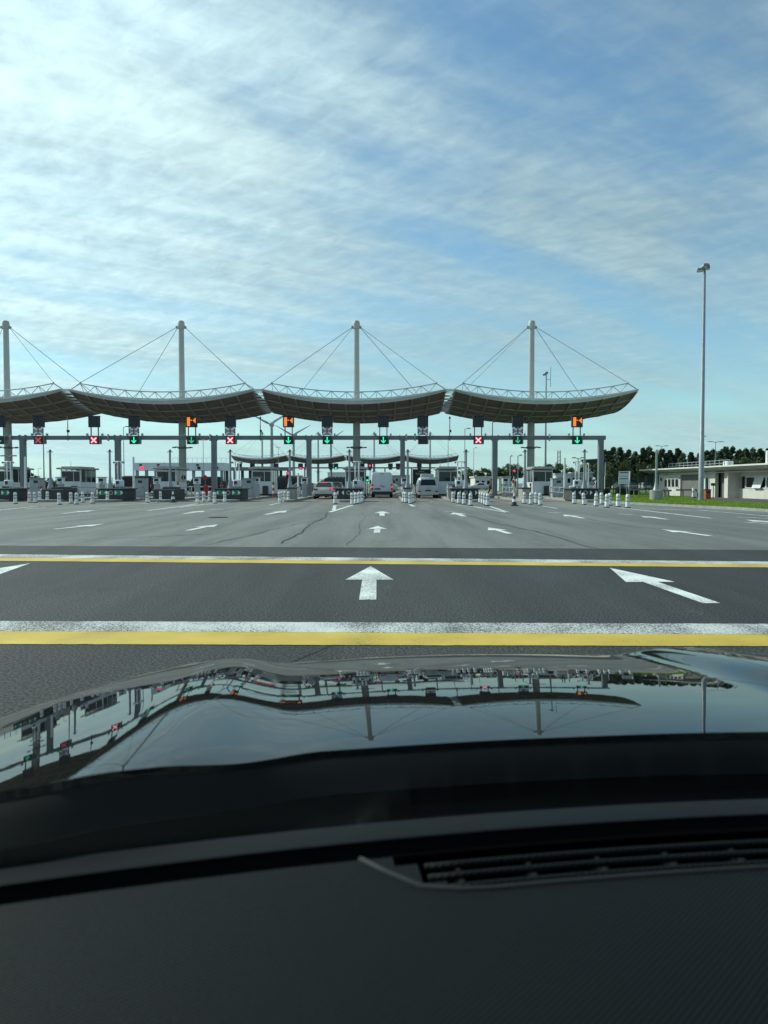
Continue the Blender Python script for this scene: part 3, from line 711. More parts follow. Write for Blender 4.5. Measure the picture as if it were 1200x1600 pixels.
for kx in ISX:
    p = bg_ if kx in 'ACE' else bw if kx in 'GIK' else bm_ if kx in 'BD' else bn
    d = {'A': 'dark block with green and white chevrons at the far left edge', 'C': 'dark block with green and white chevrons, second from left', 'E': 'dark block with green and white chevrons, rightmost green one',
         'G': 'black and white chevron block between silver car and white van', 'I': 'black and white chevron block right of the camper van', 'K': 'black and white chevron block at the right end of the gantry',
         'B': 'plain dark block on the island left of the red cross sign', 'D': 'plain dark block on the island before the second mast',
         'F': 'small concrete block on narrow island left of the silver car', 'H': 'small concrete block on narrow island between van and camper', 'J': 'small concrete block on narrow island before the rightmost mast'}[kx]
    place(p, us[id(p)], (ISX[kx], YB, 0), 0, d, 'crash blocks at the island noses')
# tapered camera poles on every block
def make_pole():
    r = thing('camera_pole', None, 'pole')
    MB().lathe([(.24, 0), (.22, .06), (.12, .5), (.085, .9), (.075, 2.75), (.0, 2.78)], n=12).build('shaft', M_STEEL, r, 'auto')
    MB().box((0, 0, 2.72), (.44, .06, .05)).build('crossbar', M_STEEL, r)
    MB().lathe([(.10, 2.76), (.11, 2.80), (.05, 2.9), (.0, 2.92)], n=10).build('cap', M_DARK, r, 'auto')
    return r
pole = make_pole(); pu = [False]
for kx, px in zip('BCDEFGHIJK', (79, 172, 266, 360, 453, 546, 637, 728, 820, 913)):
    d = 54.9; place(pole, pu, (GX(px, d), d, .955), 0, 'tapered grey camera pole standing on the ' + WHERE[kx], 'camera poles on the islands')
# booths
D_B = 69.2
def make_booth():
    r = thing('toll_booth', None, 'toll booth')
    w, l, h = 1.9, 3.6, 2.45
    for s in (-1, 1):
        MB().box((s * .92, 1.8, .72), (.05, l - .1, 1.1)).build('side_panel', M_BOOTHW, r)
        for yy in (0.04, 1.15, 2.4, 3.55): MB().box((s * .915, yy, 1.35), (.075, .08, 2.36)).build('mullion', M_FRAMEW, r)
        for y0, y1 in ((.09, 1.10), (1.2, 2.35), (2.45, 3.5)):
            MB().box((s * .915, (y0 + y1) / 2, 1.84), (.03, y1 - y0, 1.12)).build('side_window', M_GLASS, r)
    MB().box((0, .02, .76), (1.78, .06, 1.18)).build('front_panel', M_BOOTHW, r)
    MB().box((0, .03, 1.83), (1.70, .03, .90)).build('front_window', M_GLASS, r)
    for x in (-.88, .88): MB().box((x, -.005, 1.35), (.07, .07, 2.36)).build('corner_post', M_FRAMEW, r)
    MB().box((0, 0.0, 2.32), (1.80, .07, .12)).build('header', M_FRAMEW, r)
    MB().box((.25, .005, 1.83), (.05, .05, .90)).build('window_bar', M_FRAMEW, r)
    MB().box((0, 3.58, 1.35), (1.8, .05, 2.3)).build('rear_panel', M_BOOTHW, r)
    MB().box((0, 1.8, .10), (1.86, 3.6, .2)).build('floor_plinth', M_DARKCONC, r)
    ro = MB().bbox((0, 1.7, 2.56), (2.3, 4.5, .16), .04).build('roof', M_BOOTHR, r)
    MB().box((0, 1.7, 2.70), (1.7, 3.6, .10)).build('roof_plant', M_BOOTHR, ro)
    MB().box((.5, .3, 1.1), (.02, .02, .02)) 
    MB().bbox((.35, -.16, .55), (.5, .26, .75), .03).build('card_reader', M_DARK, r)
    MB().tube((-.62, 1.5, 2.7), (-.62, 1.5, 3.25), .02, n=5).build('aerial', M_STEEL, ro)
    return r
bo = make_booth(); bu = [False]
for kx, px, lab in (('A', 4, 'booth half cut off by the left frame edge'), ('A', 111, 'white toll booth with dark windows at left, below the gantry'), ('C', 260, 'white toll booth in front of the second mast'), ('E', 409, 'white toll booth behind the rightmost green chevron block'),
                    ('G', 555, 'toll booth between the silver car and the white van'), ('I', 700, 'toll booth right of the camper van'), ('K', 848, 'rightmost toll booth, next to a tall grey cabinet')):
    place(bo, bu, (GX(px, D_B), D_B, .17), 0, lab, 'toll booths')
# extend platforms under the left booths
for px in (4, 111):
    x = GX(px, D_B); struct('island_platform', MB().slab([(x - 1.2, 60), (x + 1.2, 60), (x + 1.2, 86), (x - 1.2, 86)], -.02, .165), M_KERB)
# cabinets and thin poles
def make_cabinet():
    r = thing('cabinet', None, 'cabinet')
    b = MB().bbox((0, .4, .78), (.95, .8, 1.56), .03).build('body', M_CAB, r)
    MB().box((0, -.012, .80), (.80, .03, 1.30)).build('door', M_CAB, r)
    MB().box((.05, -.03, 1.32), (.34, .02, .20)).build('screen', M_BLACK, r)
    MB().box((0, .4, 1.59), (1.02, .88, .06)).build('lid', M_BOOTHR, r)
    MB().box((.3, -.035, .85), (.04, .03, .16)).build('handle', M_DARK, r)
    return r
cb = make_cabinet(); cuu = [False]
for px, d, lab in ((55, 60, 'grey cabinet at the far left beside a pale pole'), (218, 60, 'pair of grey cabinets, the broad one left of the second mast'), (388, 60, 'grey cabinet right of the rightmost green chevrons'), (872, 62, 'tall grey cabinet right of the rightmost booth'), (709, 60, 'small grey cabinet left of the pole right of the camper')):
    place(cb, cuu, (GX(px, d), d, .15), 0, lab.replace('pair of grey cabinets, the broad one', 'broad grey cabinet'), 'lane cabinets', (1, 1, .72) if px == 709 else None)
def make_tpole():
    r = thing('thin_pole', None, 'pole')
    MB().lathe([(.11, 0), (.10, .02), (.085, .05), (.08, 3.3), (.0, 3.32)], n=10).build('shaft', M_FRAMEW, r, 'auto')
    MB().lathe([(.16, 0), (.16, .05), (.09, .06)], n=10).build('foot', M_STEEL, r); return r
tp = make_tpole(); tpu = [False]
for px, d, lab in ((40, 59, 'pale thin pole beside the far left cabinet'), (209, 59, 'pale thin pole left of the broad grey cabinet'), (882, 61, 'pale thin pole right of the tall grey cabinet'), (466, 63, 'thin pole left of the silver car lane')):
    place(tp, tpu, (GX(px, d), d, .15), 0, lab, 'thin poles by cabinets', (1, 1, .62) if px == 466 else None)
def make_stand():
    r = thing('camera_stand', None, 'camera stand')
    for s in (-.14, .14):
        MB().tube((s, 0, 0), (s, 0, 2.0), .045, n=8).build('tube', M_FRAMEW, r, True)
    MB().tube((-.3, 0, 2.0), (.3, 0, 2.0), .035, n=6).build('crossarm', M_FRAMEW, r, True)
    for s in (-.34, .34): 
        c = MB().box((s, -.08, 1.93), (.13, .30, .13)).build('camera', M_FRAMEW, r); MB().tube((s, -.24, 1.93), (s, -.22, 1.93), .05, n=8).build('lens', M_GLASS, c)
    MB().bbox((0, -.02, .38), (.62, .34, .5), .06).build('reader_box', M_FRAMEW, r)
    MB().bbox((-.1, -.20, .42), (.2, .06, .22), .02).build('screen', M_GLASS, r); return r
st = make_stand(); su = [False]
for kx, px, lab in (('A', 14, 'twin tube camera stand at the left frame edge'), ('C', 187, 'twin tube camera stand on the second green chevron block'), ('E', 371, 'twin tube camera stand on the rightmost green chevron block'), ('G', 558, 'twin tube camera stand between silver car and white van'),
                    ('I', 718, 'twin tube camera stand on the block right of the camper'), ('K', 902, 'twin tube camera stand on the rightmost chevron block')):
    d = 55.6; place(st, su, (GX(px, d), d, .975), 0, lab, 'camera stands on the blocks')
def make_kiosk():
    r = thing('payment_kiosk', None, 'payment kiosk')
    MB().bbox((0, 0, .55), (.42, .40, 1.1), .03).build('pedestal', M_CAB, r)
    MB().bbox((0, -.02, 1.38), (.55, .46, .56), .04).build('head', M_BOOTHW, r)
    MB().box((.0, -.26, 1.46), (.34, .02, .22)).build('screen', M_BLACK, r); MB().box((.08, -.26, 1.22), (.16, .02, .10)).build('card_slot', M_RED, r)
    MB().bbox((0, 0, 1.70), (.72, .62, .06), .02).build('rain_hood', M_BOOTHR, r); return r
kk = make_kiosk(); kku = [False]
for kx in ISX:
    d = 63.5; place(kk, kku, (ISX[kx] + (.45 if kx in WIDE else 0), d, .165), 0, 'pale payment kiosk on the ' + WHERE[kx], 'payment kiosks on the islands')
def make_guard():
    r = thing('guard_rail', None, 'guard rail')
    for z in (.45, .85): MB().tube((0, 0, z), (0, 5.5, z), .035, n=6).build('rail', M_STEEL, r, True)
    for y in (.1, 1.9, 3.7, 5.4): MB().tube((0, y, 0), (0, y, .88), .04, n=6).build('post', M_STEEL, r, True)
    return r
gg = make_guard(); ggu = [False]
for kx in ISX:
    place(gg, ggu, (ISX[kx] - (.62 if kx in WIDE else .3), 57.4, .168), 0, 'pale guard rail along the ' + WHERE[kx], 'guard rails on the islands')
# traffic signal posts in the lanes
def signal_post(px, d, colr, lab, h=2.1):
    r = thing('signal_post', lab, 'signal post', (GX(px, d), d, .15), 0, 'lane signal posts')
    MB().tube((0, 0, 0), (0, 0, h), .05, n=8).build('post', M_STEEL, r, True)
    hd = MB().bbox((0, -.08, h - .1), (.30, .2, .62), .03).build('signal_head', M_BLACK, r)
    for q, zz in enumerate((.16, -.12)):
        on = (q == 0) == (colr == 'red')
        MB().tube((0, -.20, h - .1 + zz), (0, -.17, h - .1 + zz), .10, n=12).build('lens', (M_LRED if colr == 'red' else M_LGREEN) if on else M_DARK, hd)
signal_post(450, 72, 'red', 'red signal post left of the silver car lane')
signal_post(803, 70, 'red', 'red signal post before the rightmost mast', 2.3)
signal_post(578, 74, 'red', 'signal post showing red at left of the white van', 2.9)
signal_post(574, 73, 'green', 'signal post showing green at left of the white van', 1.7)
# red and white closing barrier and safety posts
def red_post(px, d, h, lab):
    r = thing('safety_post', lab, 'post', (GX(px, d), d, .15), 0, 'red and white safety posts'); n = 5
    for k in range(n): MB().tube((0, 0, h * k / n), (0, 0, h * (k + 1) / n), .09 - (k % 2) * .002, n=8).build('band', M_RED if k % 2 == 0 else M_WHITE, r)
red_post(64.5, 60, .95, 'red post beside the far left cabinet'); red_post(278, 66, 1.3, 'red post at the right side of the booth by the second mast'); red_post(427, 67, 1.3, 'red post beside the booth behind the green chevrons')
red_post(802, 66, 1.5, 'red and white post left of the rightmost booth'); red_post(829, 66, 1.2, 'red post at the left side of the rightmost booth')
r = thing('boom_barrier', 'red and white boom barrier left of the fourth gantry post', 'barrier', (GX(322, 76), 76, .0))
MB().bbox((0, 0, .6), (.45, .4, 1.1), .04).build('housing', M_RED, r)
for k in range(6): MB().box((-.3 - k * .5 + 1.3, -.22, 1.0), (.5, .06, .11)).build('arm_segment', M_WHITE if k % 2 else M_RED, r)
MB().tube((-.05, -.25, 1.95), (-.05, -.22, 1.95), .24, n=16).build('stop_disc', M_RED, r); MB().tube((-.05, -.2, 1.0), (-.05, -.2, 2.0), .03, n=6).build('disc_post', M_STEEL, r)

# ------------------------------------------------------------------ bollards and cones
def make_bollard():
    r = thing('bollard', None, 'bollard')
    MB().lathe([(.17, 0), (.17, .03), (.15, .05)], n=12).build('foot', M_DARK, r)
    MB().lathe([(.118, .045), (.112, .30), (.108, .31), (.106, .43), (.110, .44), (.108, .60), (.10, .70), (.07, .745), (.0, .755)], n=12).build('body', M_WHITE, r, 'auto')
    MB().lathe([(.1115, .335), (.1115, .405)], n=12).build('band', M_BAND, r, 'auto'); MB().lathe([(.1115, .53), (.1115, .60)], n=12).build('band', M_BAND, r, 'auto')
    return r
bol = make_bollard(); bolu = [False]
BOL = {'A': [(24, 787.2)], 'B': [(46, 785.7), (54.5, 785.8), (62, 784.2), (74, 784.2), (93, 788.6)], 'C': [(111, 786.6), (119.5, 788), (129.5, 785.2), (144.5, 786.6), (168, 784.6), (187.5, 783.2)],
       'D': [(230.5, 785.6), (243, 783.4), (251, 783.8), (255, 782.8), (264.5, 783.2)], 'E': [(308.5, 786.6), (318.5, 784.7), (327.5, 783.7), (335.5, 786.7), (351.5, 785.2), (366, 783.6), (377.5, 782.2)],
       'F': [(437.5, 785.2), (441, 783.4), (445.5, 782.8), (450.5, 783.8), (456.5, 783.5)], 'G': [(523.5, 787.6), (550.5, 788.6), (556, 787.6), (561.5, 786.5), (565.7, 785)],
       'H': [(630.3, 785), (634.2, 785.7), (641, 787.2), (644.8, 785.6)], 'I': [(708, 785.3), (717, 786.7), (725, 788.2), (735, 790.2), (750, 786), (754, 787.2), (758, 789), (761.5, 790.4)],
       'J': [(819, 787), (829, 788.2), (832.5, 786.2), (838, 786.7), (844, 789.6)], 'K': [(897, 787.2), (912.5, 789), (931, 791), (940, 788), (948, 793), (952.5, 790), (965.5, 792), (980.5, 793.5)]}
for kx, ps in BOL.items():
    for i, p in enumerate(ps):
        g = G(*p); lab = ('single white bollard' if len(ps) == 1 else 'white bollard, ' + ORD[i] + ' from left') + ' at the ' + WHERE[kx]
        ob = place(bol, bolu, (g.x, g.y, .0), random.uniform(0, 3), lab, 'white bollards before the islands'); ob.rotation_euler = (rad(random.gauss(0, 1.3)), rad(random.gauss(0, 1.6)), random.uniform(0, 3))
def make_cone():
    r = thing('traffic_cone', None, 'cone')
    MB().bbox((0, 0, .03), (.42, .42, .06), .02).build('base', M_DARK, r)
    pr = [(.16, .06), (.13, .24), (.10, .42), (.075, .58), (.045, .78)]
    for k in range(4): MB().lathe([pr[k], pr[k + 1]], n=12).build('band', M_WHITE if k % 2 else M_DARK, r)
    return r
cn = make_cone(); cnu = [False]
for p, lab in (((270.5, 785.2), 'black and white cone left of the second mast'), ((803.5, 790.4), 'black and white cone before the rightmost booth')):
    g = G(*p); place(cn, cnu, (g.x, g.y, 0), 0, lab, 'striped cones')

# ------------------------------------------------------------------ vehicles (seen from behind)
def loft(stations, half=True):
    """stations: (y, [(halfwidth, z), ...]) bottom to top, mirrored"""
    mb = MB(); vs = []; K = None
    for y, prof in stations:
        ring = [(w, y, z) for w, z in prof] + [(-w, y, z) for w, z in reversed(prof)]
        K = len(ring); vs += ring
    n = len(stations); fs = [tuple(range(K)), tuple(range((n - 1) * K, n * K))]
    for i in range(n - 1):
        for j in range(K): fs.append((i * K + j, i * K + (j + 1) % K, (i + 1) * K + (j + 1) % K, (i + 1) * K + j))
    return mb.add(vs, fs)
def wheels(r, xs_, ys, R, w):
    for y in ys:
        for s in (-1, 1):
            t = MB(); x = s * xs_
            t.tube((x - w / 2, y, R), (x + w / 2, y, R), R, n=18); wh = t.build('wheel', M_TYRE, r, 'auto')
            MB().tube((x - s * .0, y, R), (x + s * (w / 2 + .01), y, R), R * .62, n=14).build('rim', M_STEEL, wh, 'auto')
def van(loc, name='white_van', lab='white panel van with closed rear doors and red tail lights', M_VANW=M_VANW, rz=0.0):
    r = thing(name, lab, 'van', loc, rz)
    hw = .99
    def pr(top, k=1.0): return [(hw * .93 * k, .38), (hw * k, .62), (hw * k, 1.25), (hw * .96 * k, 1.9), (hw * .88 * k, top - .12), (hw * .74 * k, top)]
    loft([(0, pr(2.28, .975)), (.06, pr(2.36)), (.5, pr(2.40)), (3.8, pr(2.40)), (4.4, pr(2.25)), (5.0, [(hw * .93, .38), (hw, .6), (hw, .9), (hw * .95, 1.1), (hw * .9, 1.3), (hw * .7, 1.36)]), (5.7, [(hw * .8, .4), (hw * .9, .55), (hw * .88, .7), (hw * .85, .8), (hw * .8, .88), (hw * .6, .92)])]).build('body', M_VANW, r, 'auto')
    for s in (-1, 1):
        d = MB(); d.prism([(s * .008, .62), (s * .80, .62), (s * .80, 1.3), (s * .76, 2.12), (s * .008, 2.20)], -.022, .005); dd = d.build('rear_door', M_VANW, r)
        MB().prism([(s * .83, .70), (s * .985, .70), (s * .965, 1.28), (s * .83, 1.28)], -.03, .02).build('tail_light', M_RED, r)
        MB().prism([(s * .86, .92), (s * .96, .92), (s * .95, 1.08), (s * .86, 1.08)], -.036, .0).build('lit_lamp', M_LRED, r)
        MB().box((s * .81, -.02, 1.75), (.05, .05, .14)).build('hinge', M_VANW, dd)
        MB().tube((s * 1.0, 4.35, 1.45), (s * 1.16, 4.30, 1.45), .03, n=6).build('mirror_arm', M_DARK, r)
        MB().bbox((s * 1.18, 4.3, 1.5), (.18, .14, .34), .03).build('mirror', M_DARK, r)
    MB().box((-.07, -.035, 1.12), (.06, .04, .16)).build('door_handle', M_DARK, r)
    MB().box((.13, -.03, 1.02), (.20, .02, .06)).build('badge', M_DARK, r)
    MB().box((-.42, -.03, .82), (.54, .02, .13)).build('number_plate', M_DARK, r)
    MB().bbox((0, .0, .48), (1.9, .26, .2), .03).build('bumper', M_DARK, r)
    MB().box((0, -.03, 2.22), (.40, .03, .05)).build('brake_light', M_RED, r)
    MB().box((0, 2.5, .35), (1.6, 5, .1)).build('underbody', M_DARK, r)
    wheels(r, .86, (.95, 4.75), .34, .24)
van((GX(597, 68.5), 68.5, 0))
for px, d_, lab, rz in ((239, 104, 'dark van shape added as shade behind the booth at the second mast', 1.5), (346, 118, 'dark van shape added as shade right of the fourth gantry post', 1.57), (470, 122, 'dark van shape added as shade left of the silver car lane', 1.6), (548, 128, 'dark van shape added as shade above the chevron block beside the white van', 1.5)):
    van((GX(px, d_), d_, 0), 'shade_van', lab, M_BLACK, rz)  # added van shapes standing in for the dark shade behind the lanes
def camper(loc):
    r = thing('camper_van', 'pale grey older camper van with roof pod and large rear window', 'camper van', loc)
    hw = .92
    def pr(top, k=1.0): return [(hw * .92 * k, .36), (hw * k, .55), (hw * k, 1.05), (hw * .93 * k, 1.5), (hw * .82 * k, top - .1), (hw * .66 * k, top)]
    loft([(0, [(hw * .9, .40), (hw * .98, .55), (hw * .98, .9), (hw * .97, 1.02), (hw * .95, 1.06), (hw * .9, 1.10)]), (.05, pr(1.16, .99)), (.26, pr(1.78, .98)), (.42, pr(1.90)), (3.0, pr(1.92)), (3.6, pr(1.7)), (4.3, [(hw * .9, .36), (hw * .98, .5), (hw * .98, .85), (hw * .95, 1.0), (hw * .9, 1.1), (hw * .6, 1.13)]), (4.8, [(hw * .8, .4), (hw * .85, .5), (hw * .85, .7), (hw * .8, .75), (hw * .78, .8), (hw * .6, .83)])]).build('body', M_CAMPER, r, 'auto')
    MB().add([(-.70, .055, 1.17), (.70, .055, 1.17), (.60, .235, 1.68), (-.60, .235, 1.68), (-.70, .03, 1.17), (.70, .03, 1.17), (.60, .21, 1.68), (-.60, .21, 1.68)], [(4, 5, 6, 7), (0, 1, 5, 4), (1, 2, 6, 5), (2, 3, 7, 6), (3, 0, 4, 7)]).build('rear_window', M_GLASS, r)
    for s in (-1, 1):
        MB().box((s * .76, -.012, .62), (.26, .04, .14)).build('tail_light', M_RED, r)
        MB().add([(s * .925, .9, 1.12), (s * .925, 2.6, 1.12), (s * .80, 2.5, 1.66), (s * .80, .9, 1.66)], [(0, 1, 2, 3)]).build('side_window', M_GLASS, r)
        MB().bbox((s * 1.03, 3.6, 1.2), (.16, .1, .22), .03).build('mirror', M_DARK, r)
    MB().box((0, -.015, .70), (.52, .03, .12)).build('number_plate', M_DARK, r)
    MB().box((0, -.02, .92), (.12, .02, .12)).build('badge', M_BAND, r)
    MB().bbox((0, -.03, .42), (1.82, .22, .20), .05).build('bumper', M_CAMPER, r)
    MB().bbox((0, 1.9, 2.06), (1.12, 2.4, .28), .08).build('roof_pod', M_CAMPER, r)
    wheels(r, .78, (.85, 3.75), .32, .22)
camper((GX(669, 66.0), 66.0, 0))
def hatch(name, lab, loc, m, lit=True, rz=0.0):
    r = thing(name, lab, 'car', loc, rz)
    def pr(belt, top, k=1.0, tw=.62): return [(.80 * k, .24), (.88 * k, .42), (.91 * k, .68), (.89 * k, belt), (tw * k + .06, top - .06), (tw * k - .04, top)]
    loft([(0, [(.74, .30), (.84, .40), (.86, .58), (.84, .66), (.80, .70), (.70, .72)]), (.10, pr(.78, .88, .97, .80)), (.30, pr(.92, 1.04, .99, .74)), (.72, pr(.96, 1.38, 1, .64)), (1.2, pr(.96, 1.46)), (2.2, pr(.94, 1.45)), (2.8, pr(.93, 1.25, 1, .66)), (3.3, pr(.88, .98, 1, .72)), (4.1, pr(.7, .78, .92, .72)), (4.25, [(.6, .3), (.7, .4), (.7, .5), (.68, .55), (.66, .6), (.6, .62)])]).build('body', m, r, 'auto')
    MB().add([(-.70, .30, 1.03), (.70, .30, 1.03), (.56, .70, 1.36), (-.56, .70, 1.36), (-.70, .27, 1.05), (.70, .27, 1.05), (.56, .67, 1.385), (-.56, .67, 1.385)], [(4, 5, 6, 7), (0, 1, 5, 4), (1, 2, 6, 5), (2, 3, 7, 6), (3, 0, 4, 7)]).build('rear_window', M_GLASS, r)
    MB().box((0, .70, 1.425), (1.05, .16, .04)).build('spoiler', m, r)
    for s in (-1, 1):
        MB().bbox((s * .68, .07, .83), (.36, .14, .16), .03).build('tail_light', M_RED, r)
        if lit and s > 0: MB().box((s * .70, -.012, .83), (.20, .03, .08)).build('lit_lamp', M_LRED, r)
        MB().bbox((s * 1.0, 2.75, 1.0), (.18, .12, .14), .03).build('mirror', m, r)
        MB().add([(s * .885, 1.0, 1.0), (s * .885, 2.5, .98), (s * .70, 2.2, 1.36), (s * .70, 1.15, 1.38)], [(0, 1, 2, 3)]).build('side_window', M_GLASS, r)
    if lit: MB().box((0, .655, 1.40), (.62, .05, .035)).build('brake_light', M_LRED, r)
    MB().box((0, .0, .62), (.50, .03, .11)).build('number_plate', M_PLATE, r)
    MB().bbox((0, .02, .36), (1.5, .16, .16), .04).build('bumper_insert', M_DARK, r)
    wheels(r, .78, (.72, 3.3), .31, .2)
    return r
hatch('silver_car', 'silver hatchback queuing at the toll with its brake lights on', (GX(505.5, 62.5), 62.5, 0), M_CARS)
hatch('grey_car', 'dark grey car waiting just ahead of the silver hatchback', (GX(521, 69.5), 69.5, 0), M_CARG, False)
# vehicles seen far behind the booths
FARV = [(236, 150, 'dark car far behind the booth at the second mast', M_CARG), (300, 140, 'dark far car between second mast and fourth gantry post', M_CARG), (372, 150, 'far car right of the rightmost green chevrons', M_CARG), (456, 120, 'far dark car left of the silver car lane', M_CARG), (470, 140, 'far car behind the thin pole left of the silver car', M_CARS),
        (536, 130, 'far car above the roof of the grey car', M_CARG), (622, 110, 'far car seen right of the white van', M_CARS), (765, 150, 'far car beside the worker in orange', M_CARS), (925, 140, 'far parked car left of the last gantry post', M_CARS), (958, 140, 'first from left of the cars parked behind the hedge', M_CARS), (990, 135, 'second from left of the cars parked behind the hedge', M_CARG), (1012, 140, 'third from left of the cars parked behind the hedge', M_CARS)]
for px, d, lab, m in FARV: hatch('parked_car', lab, (GX(px, d), d, 0), m, False, random.choice((0, 1.4, -1.5)))

# ------------------------------------------------------------------ worker in orange
def worker(px, d):
    r = thing('person', 'person in orange vest and dark trousers walking behind the toll lanes', 'person', (GX(px, d), d, 0), rad(-70))
    def skin(name, pts, edges, radii, m, root=0):
        me = bpy.data.meshes.new(name); me.from_pydata(pts, edges, []); me.materials.append(m)
        o = link(name, me, r); o.modifiers.new('skin', 'SKIN'); 
        for v, rr in zip(me.skin_vertices[0].data, radii): v.radius = (rr, rr)
        me.skin_vertices[0].data[root].use_root = True
        sd = o.modifiers.new('sub', 'SUBSURF'); sd.levels = 2; sd.render_levels = 2; return o
    J = [(0, 0, .95), (0, 0, 1.15), (0, .02, 1.40), (0, .03, 1.52), (0, .06, 1.64), (0, .05, 1.74),      # pelvis..head
         (.10, 0, .90), (.11, .22, .50), (.11, .25, .10), (.11, .38, .05),                                   # right leg forward
         (-.10, 0, .90), (-.11, -.10, .50), (-.11, -.35, .14), (-.11, -.25, .05),                            # left leg back
         (.19, 0, 1.40), (.24, -.12, 1.12), (.24, -.05, .86), (.24, -.01, .76), (-.19, 0, 1.40), (-.24, .12, 1.12), (-.24, .26, .92), (-.24, .32, .85)]
    E = [(0, 1), (1, 2), (2, 3), (3, 4), (4, 5), (0, 6), (6, 7), (7, 8), (8, 9), (0, 10), (10, 11), (11, 12), (12, 13), (2, 14), (14, 15), (15, 16), (16, 17), (2, 18), (18, 19), (19, 20), (20, 21)]
    R = [.15, .14, .16, .06, .095, .075, .095, .065, .045, .04, .095, .065, .045, .04, .065, .05, .04, .035, .065, .05, .04, .035]
    skin('body', J, E, R, M_SKIN)
    skin('vest', [(0, 0, .92), (0, 0, 1.15), (0, .02, 1.42), (.2, 0, 1.40), (.24, -.11, 1.13), (.24, -.06, .9), (-.2, 0, 1.40), (-.24, .11, 1.13), (-.24, .24, .94)], [(0, 1), (1, 2), (2, 3), (3, 4), (4, 5), (2, 6), (6, 7), (7, 8)], [.175, .165, .18, .085, .065, .052, .085, .065, .052], M_VEST)
    skin('trousers', [(0, 0, .96), (.10, 0, .90), (.11, .22, .50), (.11, .25, .12), (-.10, 0, .90), (-.11, -.10, .50), (-.11, -.34, .16)], [(0, 1), (1, 2), (2, 3), (0, 4), (4, 5), (5, 6)], [.17, .115, .085, .07, .115, .085, .07], M_TROUS)
    MB().lathe([(.02, .115), (.07, .10), (.105, .03), (.105, -.02), (.09, -.06)], (0, .04, 1.73), 12).build('hair', M_DARK, r, True)
worker(767, 84)

# ------------------------------------------------------------------ tall lighting masts, lamp posts
def flood_mast(px, d, ztop, r0, lab, base=0.0, heads=4, ant=False):
    t = thing('lighting_mast', lab, 'lighting mast', (GX(px, d), d, base)); h = ztop - base
    MB().lathe([(r0 * 1.5, 0), (r0 * 1.5, .04), (r0, .05), (r0 * .95, 4), (r0 * .86, 4.02), (r0 * .45, h), (0, h + .01)], n=16).build('shaft', M_STEEL, t, 'auto')
    hd = MB().tube((-.30, 0, h - .05), (.25, 0, h + .12), .05, n=6).build('head_frame', M_LAMPG, t, True)
    for q, (x, y, z, a) in enumerate(((-.36, -.1, h - .06, -.2), (-.12, -.2, h + .16, .3), (.12, .15, h + .32, .1), (.22, .2, h + .18, -.3))[:heads]):
        b = MB(); b.box((0, 0, 0), (.42, .38, .15), a, .8, -.25); b.v = [(vx + x, vy + y, vz + z) for vx, vy, vz in b.v]; f = b.build('floodlight', M_LAMPG, t)
        b = MB(); b.box((0, 0, -.085), (.34, .30, .03), a, 1, -.25); b.v = [(vx + x, vy + y, vz + z) for vx, vy, vz in b.v]; b.build('lens', M_LENS, f)
    if ant:
        MB().tube((.7, 0, h - 2), (.7, 0, h + 1.2), .04, n=5).build('antenna', M_LAMPG, t); MB().tube((0, 0, h - .8), (.7, 0, h - .8), .03, n=5).build('antenna_arm', M_LAMPG, t)
flood_mast(1095.5, 51.8, GZ(421, 51.8), .18, 'tall slim lighting mast on the grass before the flat roofed building', .1)
flood_mast(852, 118, GZ(585, 118), .2, 'lighting mast with antenna rising behind the rightmost near canopy', 0, 3, True)
def lamp_post(px, d, ytop, lab, arms=2, r=.07, head=.55):
    h = GZ(ytop, d); t = thing('lamp_post', lab, 'lamp post', (GX(px, d), d, 0), 0, 'lamp posts around the plaza')
    MB().lathe([(r * 1.6, 0), (r * 1.5, .8), (r, .85), (r * .6, h), (0, h + .01)], n=10).build('shaft', M_STEEL, t, 'auto')
    for s in ((-1, 1) if arms == 2 else (1,)):
        a = MB().tube((0, 0, h - .1), (s * head * .6, 0, h + .05), r * .5, n=6).build('arm', M_STEEL, t, True)
        MB().bbox((s * head, 0, h + .06), (head * .9, .3, .12), .04).build('lamp_head', M_LAMPG, a)
for a in ((194, 110, 667, 'slim lamp post with single head left of the second mast', 1), (318, 130, 688, 'slim lamp post between second mast and fourth gantry post', 2), (726, 105, 670, 'slim lamp post left of the right hand red cross sign', 1), (903, 95, 716, 'twin lamp post right of the rightmost booth', 2, .09),
          (14, 75, 713, 'twin lamp post at the far left edge', 2, .08), (1033, 150, 697, 'twin lamp post among the trees left of the flat roof', 2, .08, .9), (1117, 150, 690.5, 'twin lamp post rising above the flat roofed building', 2, .1, 1.1), (1092, 135, 682, 'single lamp post beside the tall lighting mast', 1, .1, .8),
          (69, 95, 690, 'tall slim pole below the leftmost union flag sign', 1, .09, .1), (740, 180, 700, 'far lamp post behind the person in orange', 1, .08), (60, 200, 732, 'tiny far lamp post on the left horizon', 1, .08), (435, 230, 699, 'far lamp post beside the wind turbine', 2, .1), (769, 100, 660, 'thin tall mast rising to the underside of the rightmost canopy', 1, .1, .2), (700, 210, 687, 'far slim pole above the last far canopy', 1, .12, .3),
          (809, 80, 712, 'camera post left of the rightmost mast', 1, .07, .3), (797, 76, 713, 'slim post left of the red signal before the rightmost mast', 1, .07, .15)):
    lamp_post(*a)
